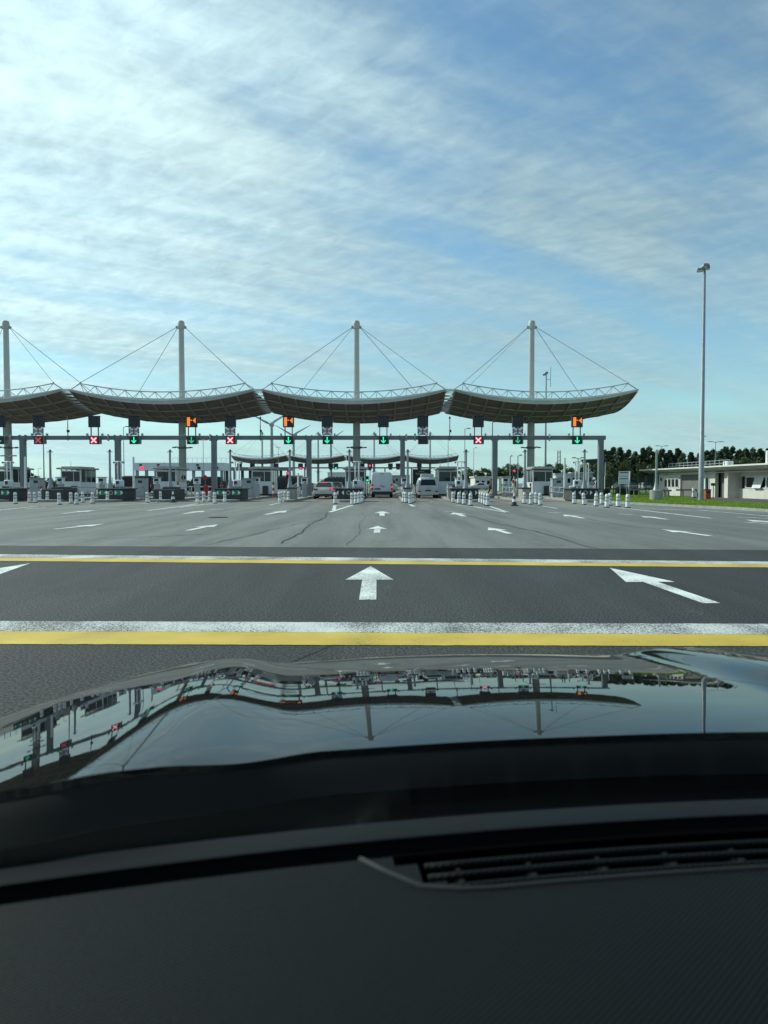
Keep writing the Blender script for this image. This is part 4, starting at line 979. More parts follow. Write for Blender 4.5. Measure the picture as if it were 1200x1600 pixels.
# lattice tower
t = thing('lattice_tower', 'thin lattice tower above the far trees right of the rightmost mast', 'tower', (GX(873, 320), 320, 0)); ht = GZ(704, 320)
for sx, sy in ((-.7, -.7), (.7, -.7), (.7, .7), (-.7, .7)): MB().tube((sx, sy, 0), (sx * .7, sy * .7, ht), .14, n=5).build('leg', M_STEEL, t)
for k in range(9): MB().tube((-.7, -.7, ht * k / 9), (.6, -.6, ht * (k + 1) / 9), .09, n=4).build('lattice_brace', M_STEEL, t)
# wind turbines
def turbine(px, py, d, bl_, tw, lab, ph=0):
    h = GZ(py, d); t = thing('wind_turbine', lab, 'wind turbine', (GX(px, d), d, 0), 0, 'wind turbines behind the terminal')
    MB().lathe([(tw * 1.25, 0), (tw, h * .5), (tw * .75, h)], n=16).build('tower', M_TURB, t, 'auto')
    MB().bbox((0, .6, h + .3), (2.2, 4.5, 2.0), .4).build('nacelle', M_TURB, t)
    hb = MB().lathe([(.1, -1.3), (.8, -.8), (1.25, 0), (1.25, .8)], n=14); hb.v = [(x, -z * -1 - 2.3, y + h + .2) for x, y, z in hb.v]; hb.build('hub', M_TURB, t, True)
    for a in (150 + ph, 30 + ph, 270 + ph):
        c, s = math.cos(rad(a)), math.sin(rad(a)); mb = MB(); vs = []
        for q, (f, w, th) in enumerate(((.03, .5, .4), (.18, 1.1, .3), (.5, .75, .2), (.85, .42, .12), (1.0, .12, .05))):
            x, z = c * bl_ * f, s * bl_ * f; nx, nz_ = -s * w, c * w
            vs += [(x - nx * .4, -2.6 - th, z - nz_ * .4), (x + nx * .8, -2.6, z + nz_ * .8), (x - nx * .4, -2.6 + th, z - nz_ * .4)]
        fs = [(3 * q + i, 3 * q + (i + 1) % 3, 3 * q + 3 + (i + 1) % 3, 3 * q + 3 + i) for q in range(4) for i in range(3)] + [(0, 1, 2), (12, 13, 14)]
        mb.add([(x, y, z + h + .2) for x, y, z in vs], fs).build('blade', M_TURB, t, 'auto')
turbine(425, 664, 420, 13.5, .95, 'nearest wind turbine, hub just left of the middle orange sign', 3)
turbine(459, 681, 520, 14.5, .95, 'second wind turbine, hub behind the middle orange sign', 0)
turbine(517, 688, 640, 14.5, .95, 'third wind turbine behind the flag sign above the silver car', 5)

# ------------------------------------------------------------------ trees
def make_tree(kind, seed):
    rn = random.Random(seed); H = 8.0
    root = thing('tree', None, 'tree'); tr = MB()
    lean = rn.uniform(-.2, .2)
    tr.path([(0, 0, 0), (lean * .3, 0, H * .3), (lean, .1, H * .62), (lean * 1.2, 0, H * .9)], [.17, .13, .08, .03], 8)
    limbs = []
    for k in range(10):
        z = H * rn.uniform(.22, .78); a = rn.uniform(0, 6.28); l = (H - z) * (.28 if kind == 'tall' else .45) + .4
        p1 = (lean * z / H + math.cos(a) * l, math.sin(a) * l, z + l * (.9 if kind == 'tall' else .5)); limbs.append(p1)
        tr.tube((lean * z / H, 0, z), p1, .05, .015, 5)
    tr.build('trunk', M_BARK, root)
    lf = MB(); centers = []
    if kind == 'tall':
        n = 66
        for k in range(n):
            f = k / (n - 1); z = H * (.10 + .87 * f); w = 1.6 * (math.sin(math.pi * (.14 + .84 * f)) ** .8) * rn.uniform(.25, 1.05); a = rn.uniform(0, 6.28)
            centers.append((math.cos(a) * w * .8 + lean * f, math.sin(a) * w * .8, z, rn.uniform(.32, .62) * (1 - .5 * f)))
    else:
        for k in range(38):
            a = rn.uniform(0, 6.28); f = rn.random() ** .6; u = rn.uniform(-1, 1); w = 2.6 * f * math.sqrt(1 - u * u * .8)
            centers.append((math.cos(a) * w, math.sin(a) * w, H * .55 + u * H * .38 * f, rn.uniform(.6, 1.1)))
    for cx, cy, cz, cr in centers:
        for q in range(40 if kind == 'tall' else 60):
            v = Vector((rn.gauss(0, 1), rn.gauss(0, 1), rn.gauss(0, 1))).normalized() * cr * (rn.random() ** .4)
            p = Vector((cx, cy, cz)) + Vector((v.x, v.y, v.z * (1.7 if kind == 'tall' else .8)))
            s = rn.uniform(.13, .28) if kind == 'tall' else rn.uniform(.16, .34); a = Vector((rn.gauss(0, 1), rn.gauss(0, 1), rn.gauss(0, .7))).normalized(); b = a.orthogonal().normalized()
            lf.add([p - a * s, p - b * s * .55, p + a * s, p + b * s * .55], [(0, 1, 2, 3)])
    me = bpy.data.meshes.new('crown'); me.from_pydata(lf.v, [], lf.f); me.materials.append({'tall': M_LEAFD, 'round': M_LEAFM, 'olive': M_LEAFO}[kind])
    link('crown', me, root); return root
TP = {'tall': [make_tree('tall', 11), make_tree('tall', 23), make_tree('tall', 35)], 'round': [make_tree('round', 5), make_tree('round', 9)], 'olive': [make_tree('olive', 15)]}
tu = {id(o): [False] for L_ in TP.values() for o in L_}
def tree(kind, px, d, ytop, wide, lab, grp):
    o = TP[kind][int(px) % len(TP[kind])]; h = GZ(ytop, d) / 8.0 / (1.0 if kind == 'tall' else .98)
    place(o, tu[id(o)], (GX(px, d), d, 0), random.uniform(0, 6.28), lab, grp, (h * wide, h * wide, h))
rowx = [(946, 705), (957, 700), (968, 702), (981, 706), (992, 704), (1004, 699), (1014, 701), (1024, 707), (1036, 703), (1046, 706), (1058, 702), (1066, 708), (1079, 704), (1090, 707), (1104, 706), (1113, 702), (1124, 705), (1133, 701), (1143, 700), (1155, 705), (1164, 703), (1176, 702), (1187, 704), (1199, 699), (1212, 700), (1226, 703)]
for k, (px, yt) in enumerate(rowx[:-2] + rowx[-2:]):
    lab = (ORD[k] + ' from left' if k < 20 else ORD[len(rowx) - 1 - k] + ' from right') + ' in the tall dark tree row behind the flat roof'
    tree('tall', px, random.uniform(150, 168), yt + random.uniform(-3, 5), random.uniform(1.2, 1.75), lab, 'tall dark trees at right')
lowx = [(952, 722), (975, 718), (1001, 721), (1019, 725), (1150, 716), (1166, 712), (1183, 718)]
for k, (px, yt) in enumerate(lowx): tree('olive', px, 140, yt, .8, ORD[k] + ' from left of the lower olive trees before the dark tree row', 'lower olive trees at right')
midx = [(722, 733), (737, 728), (752, 729), (766, 731), (782, 728), (797, 719), (806, 722), (838, 729), (852, 722), (868, 721), (884, 724), (897, 728), (916, 722), (932, 716)]
for k, (px, yt) in enumerate(midx): tree('round', px, random.uniform(180, 210), yt, .95, ORD[k] + ' from left of the round trees behind the right half of the gantry', 'round trees behind the gantry')
for k, (px, yt) in enumerate(((22, 737), (33, 735), (48, 736), (58, 742), (78, 745), (92, 746))): tree('round', px, 190, yt, .9, ORD[k] + ' from left of the small trees on the left horizon', 'small trees at left')
# hedges
def hedge(px0, px1, d, h, dep, lab, m=M_LEAFD):
    x0, x1 = GX(px0, d), GX(px1, d); lf = MB(); rn = random.Random(int(px0)); n = int((x1 - x0) * h * 70) + 300
    for q in range(min(n, 6000)):
        p = Vector((rn.uniform(x0, x1), d + rn.uniform(0, dep), rn.uniform(.05, h) * (1 - .15 * rn.random())))
        if rn.random() < .5: p.y = d + rn.random() * .15
        s = rn.uniform(.08, .18); a = Vector((rn.gauss(0, 1), rn.gauss(0, 1), rn.gauss(0, 1))).normalized(); b = a.orthogonal().normalized()
        lf.add([p - a * s, p - b * s * .6, p + a * s, p + b * s * .6], [(0, 1, 2, 3)])
    r = thing('hedge', lab, 'hedge', (0, 0, 0)); me = bpy.data.meshes.new('foliage'); me.from_pydata(lf.v, [], lf.f); me.materials.append(m); link('foliage', me, r)
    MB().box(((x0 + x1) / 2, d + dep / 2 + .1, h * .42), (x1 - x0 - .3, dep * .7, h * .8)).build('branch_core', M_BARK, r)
hedge(965, 1001, 76, .95, 1.2, 'low dark clipped hedge behind the info sign'); hedge(943, 953, 72, .9, 1.0, 'small dark shrub at the foot of the last gantry post')
hedge(60, 96, 150, 2.0, 2, 'dark hedge on the left horizon behind the first booths'); hedge(228, 352, 128, 2.1, 2, 'long dark hedge below the far white gate canopy'); hedge(352, 470, 160, 2.0, 2, 'dark hedge behind the booth at the green chevrons'); hedge(500, 560, 170, 2.4, 2, 'dark hedge far behind the silver car')
hedge(735, 800, 170, 1.6, 2, 'hedge below the far trees behind the person in orange', M_LEAFM)

# ------------------------------------------------------------------ far gate canopy, far buildings, boards
d = 152.0; x0, x1 = GX(208, d), GX(350, d); za, zb = GZ(735, d), GZ(723, d)
t = thing('gate_canopy', 'far white flat canopy with red signal lights behind the second mast', 'gate canopy', ((x0 + x1) / 2, d, 0)); w = x1 - x0
MB().box((0, 3, (za + zb) / 2), (w, 6, zb - za)).build('fascia', M_FASCIA, t)
for k in range(10): MB().box((-w / 2 + .6 + k * (w - 1.2) / 9, .8, za / 2), (.55, .55, za)).build('column', M_CAB, t)
for px, on in ((222, 1), (249.5, 1), (311, 0), (339, 0)):
    c = MB().tube((GX(px, d) - (x0 + x1) / 2, -.14, (za + zb) / 2 - .3), (GX(px, d) - (x0 + x1) / 2, -.02, (za + zb) / 2 - .3), .33, n=16).build('signal', M_LRED if on else M_BLACK, t)
    MB().box((GX(px, d) - (x0 + x1) / 2 - .25, -.1, zb - .45), (.5, .08, .35)).build('number_board', M_DARK, c)
for k in range(14): MB().tube((-w / 2 + 8 + k * 1.0, 1, zb), (-w / 2 + 8 + k * 1.0, 1, zb + 1.0), .03, n=4).build('roof_rail_post', M_STEEL, t)
MB().tube((-w / 2 + 8, 1, zb + 1.0), (-w / 2 + 21, 1, zb + 1.0), .03, n=4).build('roof_rail', M_STEEL, t)
d = 175.0; x0, x1 = GX(351, d), GX(455, d)
t = thing('covered_walkway', 'dark low roofed walkway on columns left of the middle booth', 'walkway', ((x0 + x1) / 2, d, 0)); w = x1 - x0
MB().box((0, 1, GZ(733, d)), (w, 5, .7)).build('roof', M_LAMPG, t)
for k in range(9): MB().box((-w / 2 + .6 + k * (w - 1.2) / 8, 0, GZ(733, d) / 2 - .2), (.6, .6, GZ(733, d) - .4)).build('column', M_DARKCONC, t)
def shed(px0, px1, y0, dd, dep, lab, m, windows=4, name='low_building'):
    x0, x1 = GX(px0, dd), GX(px1, dd); w = x1 - x0; h = GZ(y0, dd); t = thing(name, lab, 'building', ((x0 + x1) / 2, dd, 0))
    MB().box((0, dep / 2, h / 2 - .1), (w, dep, h - .2)).build('wall', m, t); MB().box((0, dep / 2, h - .08), (w + .5, dep + .5, .24)).build('roof', M_RSLAB, t)
    for k in range(windows):
        f = MB().box((-w / 2 + (k + .5) * w / windows, -.03, h * .55), (w / windows * .62, .08, h * .36)).build('window', M_FRAMEW, t)
        MB().box((-w / 2 + (k + .5) * w / windows, -.07, h * .55), (w / windows * .52, .03, h * .29)).build('pane', M_GLASS, f)
shed(742, 776, 744.5, 155, 8, 'far cream building behind the person in orange', M_WALL, 4); shed(779, 796, 745, 120, 5, 'small white cabin right of the second last gantry post', M_FRAMEW, 1)
shed(868, 893, 740, 170, 9, 'far pale shed right of the rightmost booth', M_BOOTHW, 3); shed(893, 926, 738, 185, 9, 'far grey shed left of the last gantry post', M_CAB, 4)
shed(512, 560, 738, 330, 8, 'far pale hall seen below the far canopies', M_BOOTHW, 8); shed(430, 470, 743, 300, 8, 'far low hall below the wind turbines', M_BOOTHR, 6); shed(600, 640, 742, 330, 8, 'far low hall behind the white van', M_BOOTHR, 5)
# dark message board behind the camper
d = 98.0; bx_ = GX(658.5, d); t = thing('message_board', 'large dark message board on posts behind the camper van', 'message board', (bx_, d, 0)); z0, z1 = GZ(757, d), GZ(733, d)
MB().bbox((0, 0, (z0 + z1) / 2), (2.35, .3, z1 - z0), .04).build('board', M_BLACK, t)
for q, (yy, w) in enumerate(((736.5, .7), (739.5, 1.6), (741.5, 1.3))): MB().box((0, -.16, GZ(yy, d)), (w, .02, .09)).build('text_line', M_BAND, t)
for s in (-.8, .8): MB().box((s, .05, z0 / 2), (.14, .14, z0)).build('post', M_STEEL, t)
d = 150.0
t = thing('signal_shelter', 'dark slanted shelter roof left of the last gantry post', 'shelter', (GX(930, 100), 100, 0))
MB().add([(-1.3, 0, GZ(718.5, 100)), (1.6, 0, GZ(716.5, 100)), (1.6, 3, GZ(715, 100)), (-1.3, 3, GZ(717, 100)), (-.9, 0, GZ(723.5, 100)), (1.6, 0, GZ(722, 100)), (1.6, 3, GZ(721, 100)), (-.9, 3, GZ(722, 100))], [(0, 1, 2, 3), (4, 5, 6, 7), (0, 1, 5, 4), (1, 2, 6, 5), (2, 3, 7, 6), (3, 0, 4, 7)]).build('roof', M_DARK, t)
for x, y in ((-.85, .2), (-.5, 2.6), (1.4, .2), (1.4, 2.6)): MB().box((x, y, GZ(722.5, 100) / 2), (.14, .14, GZ(722.5, 100))).build('post', M_FRAMEW, t)
# white marquee beyond the van
t = thing('white_marquee', 'small white peaked tent far behind, right of the white van', 'tent', (GX(617, 190), 190, 0)); zz = GZ(739, 190)
MB().add([(-1.6, -1.6, zz - .6), (1.6, -1.6, zz - .6), (1.6, 1.6, zz - .6), (-1.6, 1.6, zz - .6), (0, 0, zz + .6)], [(0, 1, 4), (1, 2, 4), (2, 3, 4), (3, 0, 4), (3, 2, 1, 0)]).build('roof', M_WHITE, t)
for sx in (-1.5, 1.5):
    for sy in (-1.5, 1.5): MB().tube((sx, sy, 0), (sx, sy, zz - .6), .07, n=6).build('post', M_FRAMEW, t)

# ------------------------------------------------------------------ flat roofed building on the right
BX = 29.0
def Y_at(px, x=BX): return x * FPX / (px - 600)
bd = thing('flat_roofed_building', 'low cream building with overhanging flat roof at right', 'building', (BX, 0, .1))
ZW = 2.30
def wallseg(px0, px1, m, name='wall', xo=0.0, z0=0.0, z1=ZW):
    y0, y1 = Y_at(px1), Y_at(px0); return MB().box((xo + .15, (y0 + y1) / 2, (z0 + z1) / 2), (.3, y1 - y0, z1 - z0)).build(name, m, bd)
wallseg(1029, 1037.5, M_WALL); wallseg(1037.6, 1060.6, M_WALL, z1=.78); wallseg(1037.6, 1060.6, M_WALL, z0=1.75, z1=ZW); wallseg(1060.7, 1062.4, M_WALL)
wallseg(1062.5, 1092.5, M_WALLG, 'loading_door', .18, 0, 2.05); wallseg(1062.5, 1092.5, M_WALL, z0=2.06, z1=ZW); wallseg(1092.6, 1101.5, M_WALL); wallseg(1101.6, 1108.4, M_WALL, z0=0, z1=.3); wallseg(1101.6, 1108.4, M_WALL, z0=1.85); wallseg(1108.5, 1116.8, M_WALL)
wallseg(1116.9, 1131, M_WALLG, 'recessed_door', .5); wallseg(1131.1, 1140.5, M_WALL)
y0, y1 = 40.0, Y_at(1140.6)
MB().box((.95, (y0 + y1) / 2, .40), (.3, y1 - y0, .80)).build('recessed_wall', M_WALL, bd); MB().box((.95, (y0 + y1) / 2, 2.06), (.3, y1 - y0, .5)).build('recessed_wall', M_WALL, bd)
MB().box((.4, y1 + .05, ZW / 2), (1.2, .1, ZW)).build('return_wall', M_WALL, bd)
MB().box((6.0, (40 + 78.2) / 2, ZW / 2), (9.6, 38.0, ZW - .02)).build('inner_block', M_WALLG, bd)
def win(py0, py1, z0, z1, x=0.0, tilt=False):
    f = MB(); w = py1 - py0; yc = (py0 + py1) / 2
    for a, b in (((yc, z0 + .04), (w, .08)), ((yc, z1 - .04), (w, .08)), ((py0 + .04, (z0 + z1) / 2), (.08, z1 - z0 - .17)), ((py1 - .04, (z0 + z1) / 2), (.08, z1 - z0 - .17))):
        f.box((x + .02, a[0], a[1]), (.14, b[0], b[1]))
    o = f.build('window', M_FRAMEW, bd); MB().box((x + .06, yc, (z0 + z1) / 2), (.03, w - .15, z1 - z0 - .15)).build('pane', M_GLASS, o)
ya, yb = Y_at(1060.6), Y_at(1037.6); n = 4
for k in range(n): win(ya + (yb - ya) * k / n + .01, ya + (yb - ya) * (k + 1) / n - .01, .80, 1.74)
win(Y_at(1108.4) + .02, Y_at(1101.6) - .02, .32, 1.83)
n = 11; wl = (y1 - 1.0 - 42.5) / n
for k in range(n): win(42.5 + k * wl + .01, 42.5 + (k + 1) * wl - .01, .82, 1.80, .80)
yo = Y_at(1192, 29.8)
MB().add([(.55, yo, .86), (.55, yo + 1.35, .86), (.86, yo + 1.35, 1.78), (.86, yo, 1.78), (.58, yo, .85), (.58, yo + 1.35, .85), (.89, yo + 1.35, 1.77), (.89, yo, 1.77)], [(0, 1, 2, 3), (4, 5, 6, 7), (0, 1, 5, 4), (1, 2, 6, 5), (2, 3, 7, 6), (3, 0, 4, 7)]).build('open_window_leaf', M_FRAMEW, bd)
rf = MB(); vs = []
for y in (39.0, 80.5):
    vs += [(-1.15, y, ZW + .30), (-1.15, y, ZW + .42), (11.5, y, ZW + .50), (11.5, y, ZW + .03), (.0, y, ZW + .03)]
rf.add(vs, [(0, 1, 2, 3, 4), (5, 6, 7, 8, 9)] + [(i, (i + 1) % 5, 5 + (i + 1) % 5, 5 + i) for i in range(5)])
ro = rf.build('roof', M_RSLAB, bd)
ry0, ry1 = Y_at(1139, 30.5), Y_at(1044, 30.5)
for k in range(15):
    y = ry0 + (ry1 - ry0) * k / 14; MB().box((1.5, y, ZW + .72), (.05, .05, .6)).build('rail_post', M_STEEL, ro)
for z in (ZW + 1.02, ZW + .75): MB().box((1.5, (ry0 + ry1) / 2, z), (.05, ry1 - ry0, .05)).build('rail', M_STEEL, ro)
MB().bbox((2.4, Y_at(1130, 31), ZW + .70), (.6, .9, .5), .05).build('roof_unit', M_FRAMEW, ro); MB().bbox((1.2, 52, ZW + .75), (.5, .5, .5), .05).build('roof_vent', M_FRAMEW, ro)
MB().bbox((-.6, Y_at(1199, 28.4), ZW + .75), (.28, .28, 1.2), .03).build('flue', M_FRAMEW, ro)
MB().box((-.06, Y_at(1033), 1.65), (.1, .22, .3)).build('wall_lamp', M_DARK, bd)
MB().tube((-.06, 40, ZW - .12), (-.06, 77.5, ZW - .12), .05, n=6).build('gutter_pipe', M_RSLAB, bd)
# yard furniture in front of it
def bin_(px, py, lab):
    g = G(px, py); t = thing('litter_bin', lab, 'bin', (g.x, g.y, .1)); MB().bbox((0, 0, .36), (.42, .42, .72), .03).build('body', M_ORANGE, t); MB().bbox((0, 0, .75), (.48, .48, .06), .02).build('lid', M_DARK, t); MB().box((0, -.215, .55), (.28, .02, .12)).build('slot', M_BLACK, t)
bin_(1105, 782, 'rust orange litter bin right of the tall lighting mast')
def rail(px0, px1, py, lab):
    a, b = G(px0, py), G(px1, py); t = thing('timber_rail', lab, 'rail', (a.x, a.y, .1), 0, 'low rails in the yard'); w = b.x - a.x
    MB().box((w / 2, 0, .62), (w, .10, .16)).build('top_rail', M_LAMPG, t)
    for k in (.3, .7): MB().box((w * k, .0, .28), (.12, .12, .54)).build('post', M_LAMPG, t)
rail(1034, 1049, 779.6, 'low rail right of the concrete pole block'); rail(1056, 1092, 777.6, 'low rail before the dark loading door'); rail(985, 1004, 776, 'low rail left of the concrete pole block')
def wpost(px, py, h, lab):
    g = G(px, py); t = thing('white_post', lab, 'post', (g.x, g.y, .1), 0, 'white posts in the yard'); MB().lathe([(.11, 0), (.10, h * .9), (.06, h), (0, h + .01)], n=10).build('shaft', M_WHITE, t, 'auto'); MB().bbox((0, 0, .03), (.4, .4, .1), .03).build('foot', M_DARK, t); MB().lathe([(.112, h * .55), (.112, h * .7)], n=10).build('band', M_BAND, t)
wpost(1083, 780, .85, 'white post on a dark foot before the loading door'); wpost(1120.5, 779, .75, 'white post before the recessed door'); wpost(1137, 778, .7, 'white post at the corner of the recessed windows')
g = G(1114.3, 781.5); t = thing('small_sign', 'small dark sign on a thin post right of the litter bin', 'sign', (g.x, g.y, .1)); MB().tube((0, 0, 0), (0, 0, 1.2), .03, n=6).build('post', M_DARK, t); MB().box((-.05, -.03, 1.15), (.32, .03, .22)).build('panel', M_DARK, t)
g = G(1147, 779); t = thing('covered_trolley', 'dark red covered trolley standing by the open windows', 'trolley', (g.x, g.y, .1)); MB().lathe([(.24, .1), (.27, .3), (.20, .6), (.12, .85), (.09, .92), (0, .95)], n=12).build('cover', mat('dark_red_cloth', (.09, .022, .02), .8, var=.3, scale=8), t, True); MB().bbox((.05, 0, .06), (.5, .4, .1), .03).build('base', M_DARK, t)
# concrete block with pole on the verge
g = G(1025, 783.8); t = thing('concrete_pole_block', 'round concrete block carrying a tapered grey pole on the verge', 'concrete block', (g.x, g.y, .1))
MB().lathe([(.45, 0), (.45, .72), (.42, .75), (0, .76)], n=20).build('block', M_CONC, t, 'auto'); MB().lathe([(.24, .75), (.20, .8), (.10, 1.3), (.085, 1.6), (.075, 3.7), (.0, 3.72)], n=12).build('pole', M_STEEL, t, 'auto')
# info sign
d = 66.0; t = thing('info_sign', 'pale information board on two posts right of the gantry end', 'info sign', (GX(974.5, d), d, .1)); z0, z1 = GZ(758, d), GZ(738, d)
MB().box((0, 0, (z0 + z1) / 2), (.92, .05, z1 - z0)).build('panel', M_BOOTHW, t); MB().box((0, -.035, z1 - .12), (.72, .02, .08)).build('text_line', M_FLAGR, t); MB().box((0, -.035, (z0 + z1) / 2 - .1), (.80, .02, .06)).build('text_line', M_DARK, t)
MB().box((0, -.035, (z0 + z1) / 2 + .12), (.66, .02, .04)).build('text_line', M_BAND, t)
for s in (-.3, .3): MB().box((s, .04, z0 / 2 + .3), (.07, .05, z0 + .8)).build('post', M_STEEL, t)
d = 62.0; t = thing('steel_post', 'slim leaning steel post right of the information board', 'post', (GX(983, d), d, .1)); MB().tube((0, 0, 0), (.06, 0, GZ(738, d)), .07, .06, 10).build('shaft', M_STEEL, t, True); MB().bbox((0, 0, .05), (.3, .3, .1), .02).build('foot', M_CONC, t)
# green mesh fence
d = 92.0; t = thing('mesh_fence', 'green wire mesh fence behind the hedge left of the building', 'fence', (0, d, .1)); x0, x1 = GX(946, d), GX(1060, d); n = 9
for k in range(n + 1):
    x = x0 + (x1 - x0) * k / n; MB().box((x, 0, 1.05), (.09, .09, 2.1)).build('post', M_MESHG, t)
    if k < n:
        p = MB(); w = (x1 - x0) / n
        for q in range(1, 9): p.box((x + w * q / 9, 0, 1.02), (.022, .02, 1.9))
        for q in range(5): p.box((x + w / 2, .02, .12 + q * .46), (w - .1, .02, .028))
        p.build('mesh_panel', M_MESHG, t)
# low fence on the left horizon
d = 140.0; t = thing('horizon_fence', 'thin pale fence line on the left horizon between the booths', 'fence', (0, d, 0)); x0, x1 = GX(-40, d), GX(215, d); n = 26
for k in range(n + 1): MB().box((x0 + (x1 - x0) * k / n, 0, 1.2), (.07, .07, 2.4)).build('post', M_STEEL, t)
for z in (.6, 1.2, 1.8, 2.35): MB().box(((x0 + x1) / 2, .05, z), (x1 - x0, .03, .04)).build('rail', M_STEEL, t)

# ------------------------------------------------------------------ the car the photo is taken from
YAW = rad(6.0); CX = .37
car = thing('black_car', 'black car seen from inside, glossy bonnet and dark dashboard ahead', 'car', (CX * math.cos(YAW), CX * math.sin(YAW), 0), YAW)
M_PAINT = mat('black_paint', (.004, .0045, .005), .015, var=0)
def paintfx():
    nt = M_PAINT.node_tree; N = nt.nodes; L = nt.links; b = N['Principled BSDF']; tc = N.new('ShaderNodeTexCoord')
    n = N.new('ShaderNodeTexNoise'); n.inputs['Scale'].default_value = 260; n.inputs['Detail'].default_value = 2; L.new(tc.outputs['Object'], n.inputs['Vector'])
    n2 = N.new('ShaderNodeTexNoise'); n2.inputs['Scale'].default_value = 7; n2.inputs['Detail'].default_value = 4; L.new(tc.outputs['Object'], n2.inputs['Vector'])
    r = N.new('ShaderNodeMapRange'); r.inputs[1].default_value = .66; r.inputs[2].default_value = .76; r.inputs[3].default_value = 0; r.inputs[4].default_value = 1; L.new(n.outputs[0], r.inputs[0])
    q = N.new('ShaderNodeMath'); q.operation = 'MULTIPLY'; L.new(r.outputs[0], q.inputs[0]); L.new(n2.outputs[0], q.inputs[1])
    c = N.new('ShaderNodeMix'); c.data_type = 'RGBA'; L.new(q.outputs[0], c.inputs[0]); c.inputs[6].default_value = (.004, .0045, .005, 1); c.inputs[7].default_value = (.10, .095, .085, 1); L.new(c.outputs[2], b.inputs['Base Color'])
    p = N.new('ShaderNodeTexNoise'); p.inputs['Scale'].default_value = 45; p.inputs['Detail'].default_value = 2; L.new(tc.outputs['Object'], p.inputs['Vector'])
    bp = N.new('ShaderNodeBump'); bp.inputs['Strength'].default_value = .006; bp.inputs['Distance'].default_value = .003; L.new(p.outputs[0], bp.inputs['Height']); L.new(bp.outputs[0], b.inputs['Normal'])
paintfx()
def dashmat():
    m = mat('dash_vinyl', (.0034, .0048, .0058), .65, var=.10, scale=4, spec=.13); nt = m.node_tree; N = nt.nodes; L = nt.links
    tc = N.new('ShaderNodeTexCoord'); mp = N.new('ShaderNodeMapping'); mp.inputs['Rotation'].default_value = (0, 0, rad(52)); L.new(tc.outputs['Object'], mp.inputs[0])
    w = N.new('ShaderNodeTexWave'); w.inputs['Scale'].default_value = 85; w.inputs['Distortion'].default_value = .4; w.inputs['Detail'].default_value = 1; L.new(mp.outputs[0], w.inputs[0])
    n = N.new('ShaderNodeTexNoise'); n.inputs['Scale'].default_value = 700; L.new(tc.outputs['Object'], n.inputs['Vector'])
    a = N.new('ShaderNodeMath'); a.operation = 'MULTIPLY_ADD'; L.new(w.outputs[1], a.inputs[0]); a.inputs[1].default_value = .8; L.new(n.outputs[0], a.inputs[2])
    bp = N.new('ShaderNodeBump'); bp.inputs['Strength'].default_value = .35; bp.inputs['Distance'].default_value = .002
    L.new(a.outputs[0], bp.inputs['Height']); L.new(bp.outputs[0], N['Principled BSDF'].inputs['Normal']); return m
M_DASH = dashmat()
M_COWL = mat('cowl_plastic', (.002, .0028, .004), .7, var=.2, scale=8, spec=.06)
M_FRIT = mat('black_frit', (.0012, .0014, .0018), .8, var=0, spec=.03)
M_TRIM = mat('vent_trim', (.006, .007, .008), .8, var=.1, scale=10)
M_LINER = mat('roof_lining', (.05, .05, .052), .9, var=.08, scale=10)
def zc0(v):
    t = v - .93
    if t < .47: return 1.02 - (.06 * t + .149 * t * t / 2)
    q = t - .47; return 1.02 - (.06 * .47 + .149 * .47 ** 2 / 2) - (.13 * q + .07 * q * q / 2)
def vfront(u):      # plan outline of the nose
    a = abs(u)
    if a < .46: return 1.965 - .35 * a * a
    return 1.965 - .35 * .46 ** 2 - .322 * (a - .46) - 3.0 * (a - .46) ** 2 * (1 if a < .8 else 1)
def sst(x, a, b):
    t = min(1, max(0, (x - a) / (b - a))); return t * t * (3 - 2 * t)
def bonz(u, v):     # bonnet panel, rounded shoulder, wing
    a = abs(u); w = sst(a, .40, .60)
    zw = zc0(1.3) + .028 + (.105 * (1.3 - v) if v < 1.3 else zc0(v) - zc0(1.3))
    z = zc0(v) * (1 - w) + zw * w - .010 * (a / .46) ** 2 * (1 if a < .46 else (.46 / a) ** 2)
    z += .004 * sst(v, .95, 1.2) * math.exp(-((a - .49) / .06) ** 2)
    if a > .52: z -= .055 * (a - .52) + .16 * (a - .52) ** 2
    if a > .87: z -= 4.0 * (a - .87) ** 2
    e_ = vfront(u) - v
    if e_ < .11: z -= (.11 - e_) ** 2 * 3.2
    return z
def vrear(u):       # rear edge of bonnet and wings in plan
    T = [(0, .912), (.14, .913), (.274, .911), (.394, .910), (.5, .832), (.578, .748), (.66, .728), (.76, .716), (1.0, .67)]
    def lin(a):
        for q in range(len(T) - 1):
            if a <= T[q + 1][0]: return T[q][1] + (T[q + 1][1] - T[q][1]) * (a - T[q][0]) / (T[q + 1][0] - T[q][0])
        return T[-1][1]
    a = abs(u); return sum(lin(abs(a + d_)) for d_ in (-.04, -.025, -.01, .01, .025, .04)) / 6
mb = MB(); NU, NV = 110, 64; vs = []
for i in range(NU + 1):
    u = -.93 + 1.86 * i / NU; f, b = vfront(u) + .05, vrear(u)
    for j in range(NV + 1):
        v = b + (f - b) * j / NV; vs.append((u, v, bonz(u, v)))
mb.add(vs, [(i * (NV + 1) + j, (i + 1) * (NV + 1) + j, (i + 1) * (NV + 1) + j + 1, i * (NV + 1) + j + 1) for i in range(NU) for j in range(NV)])
mb.build('bonnet', M_PAINT, car, True)
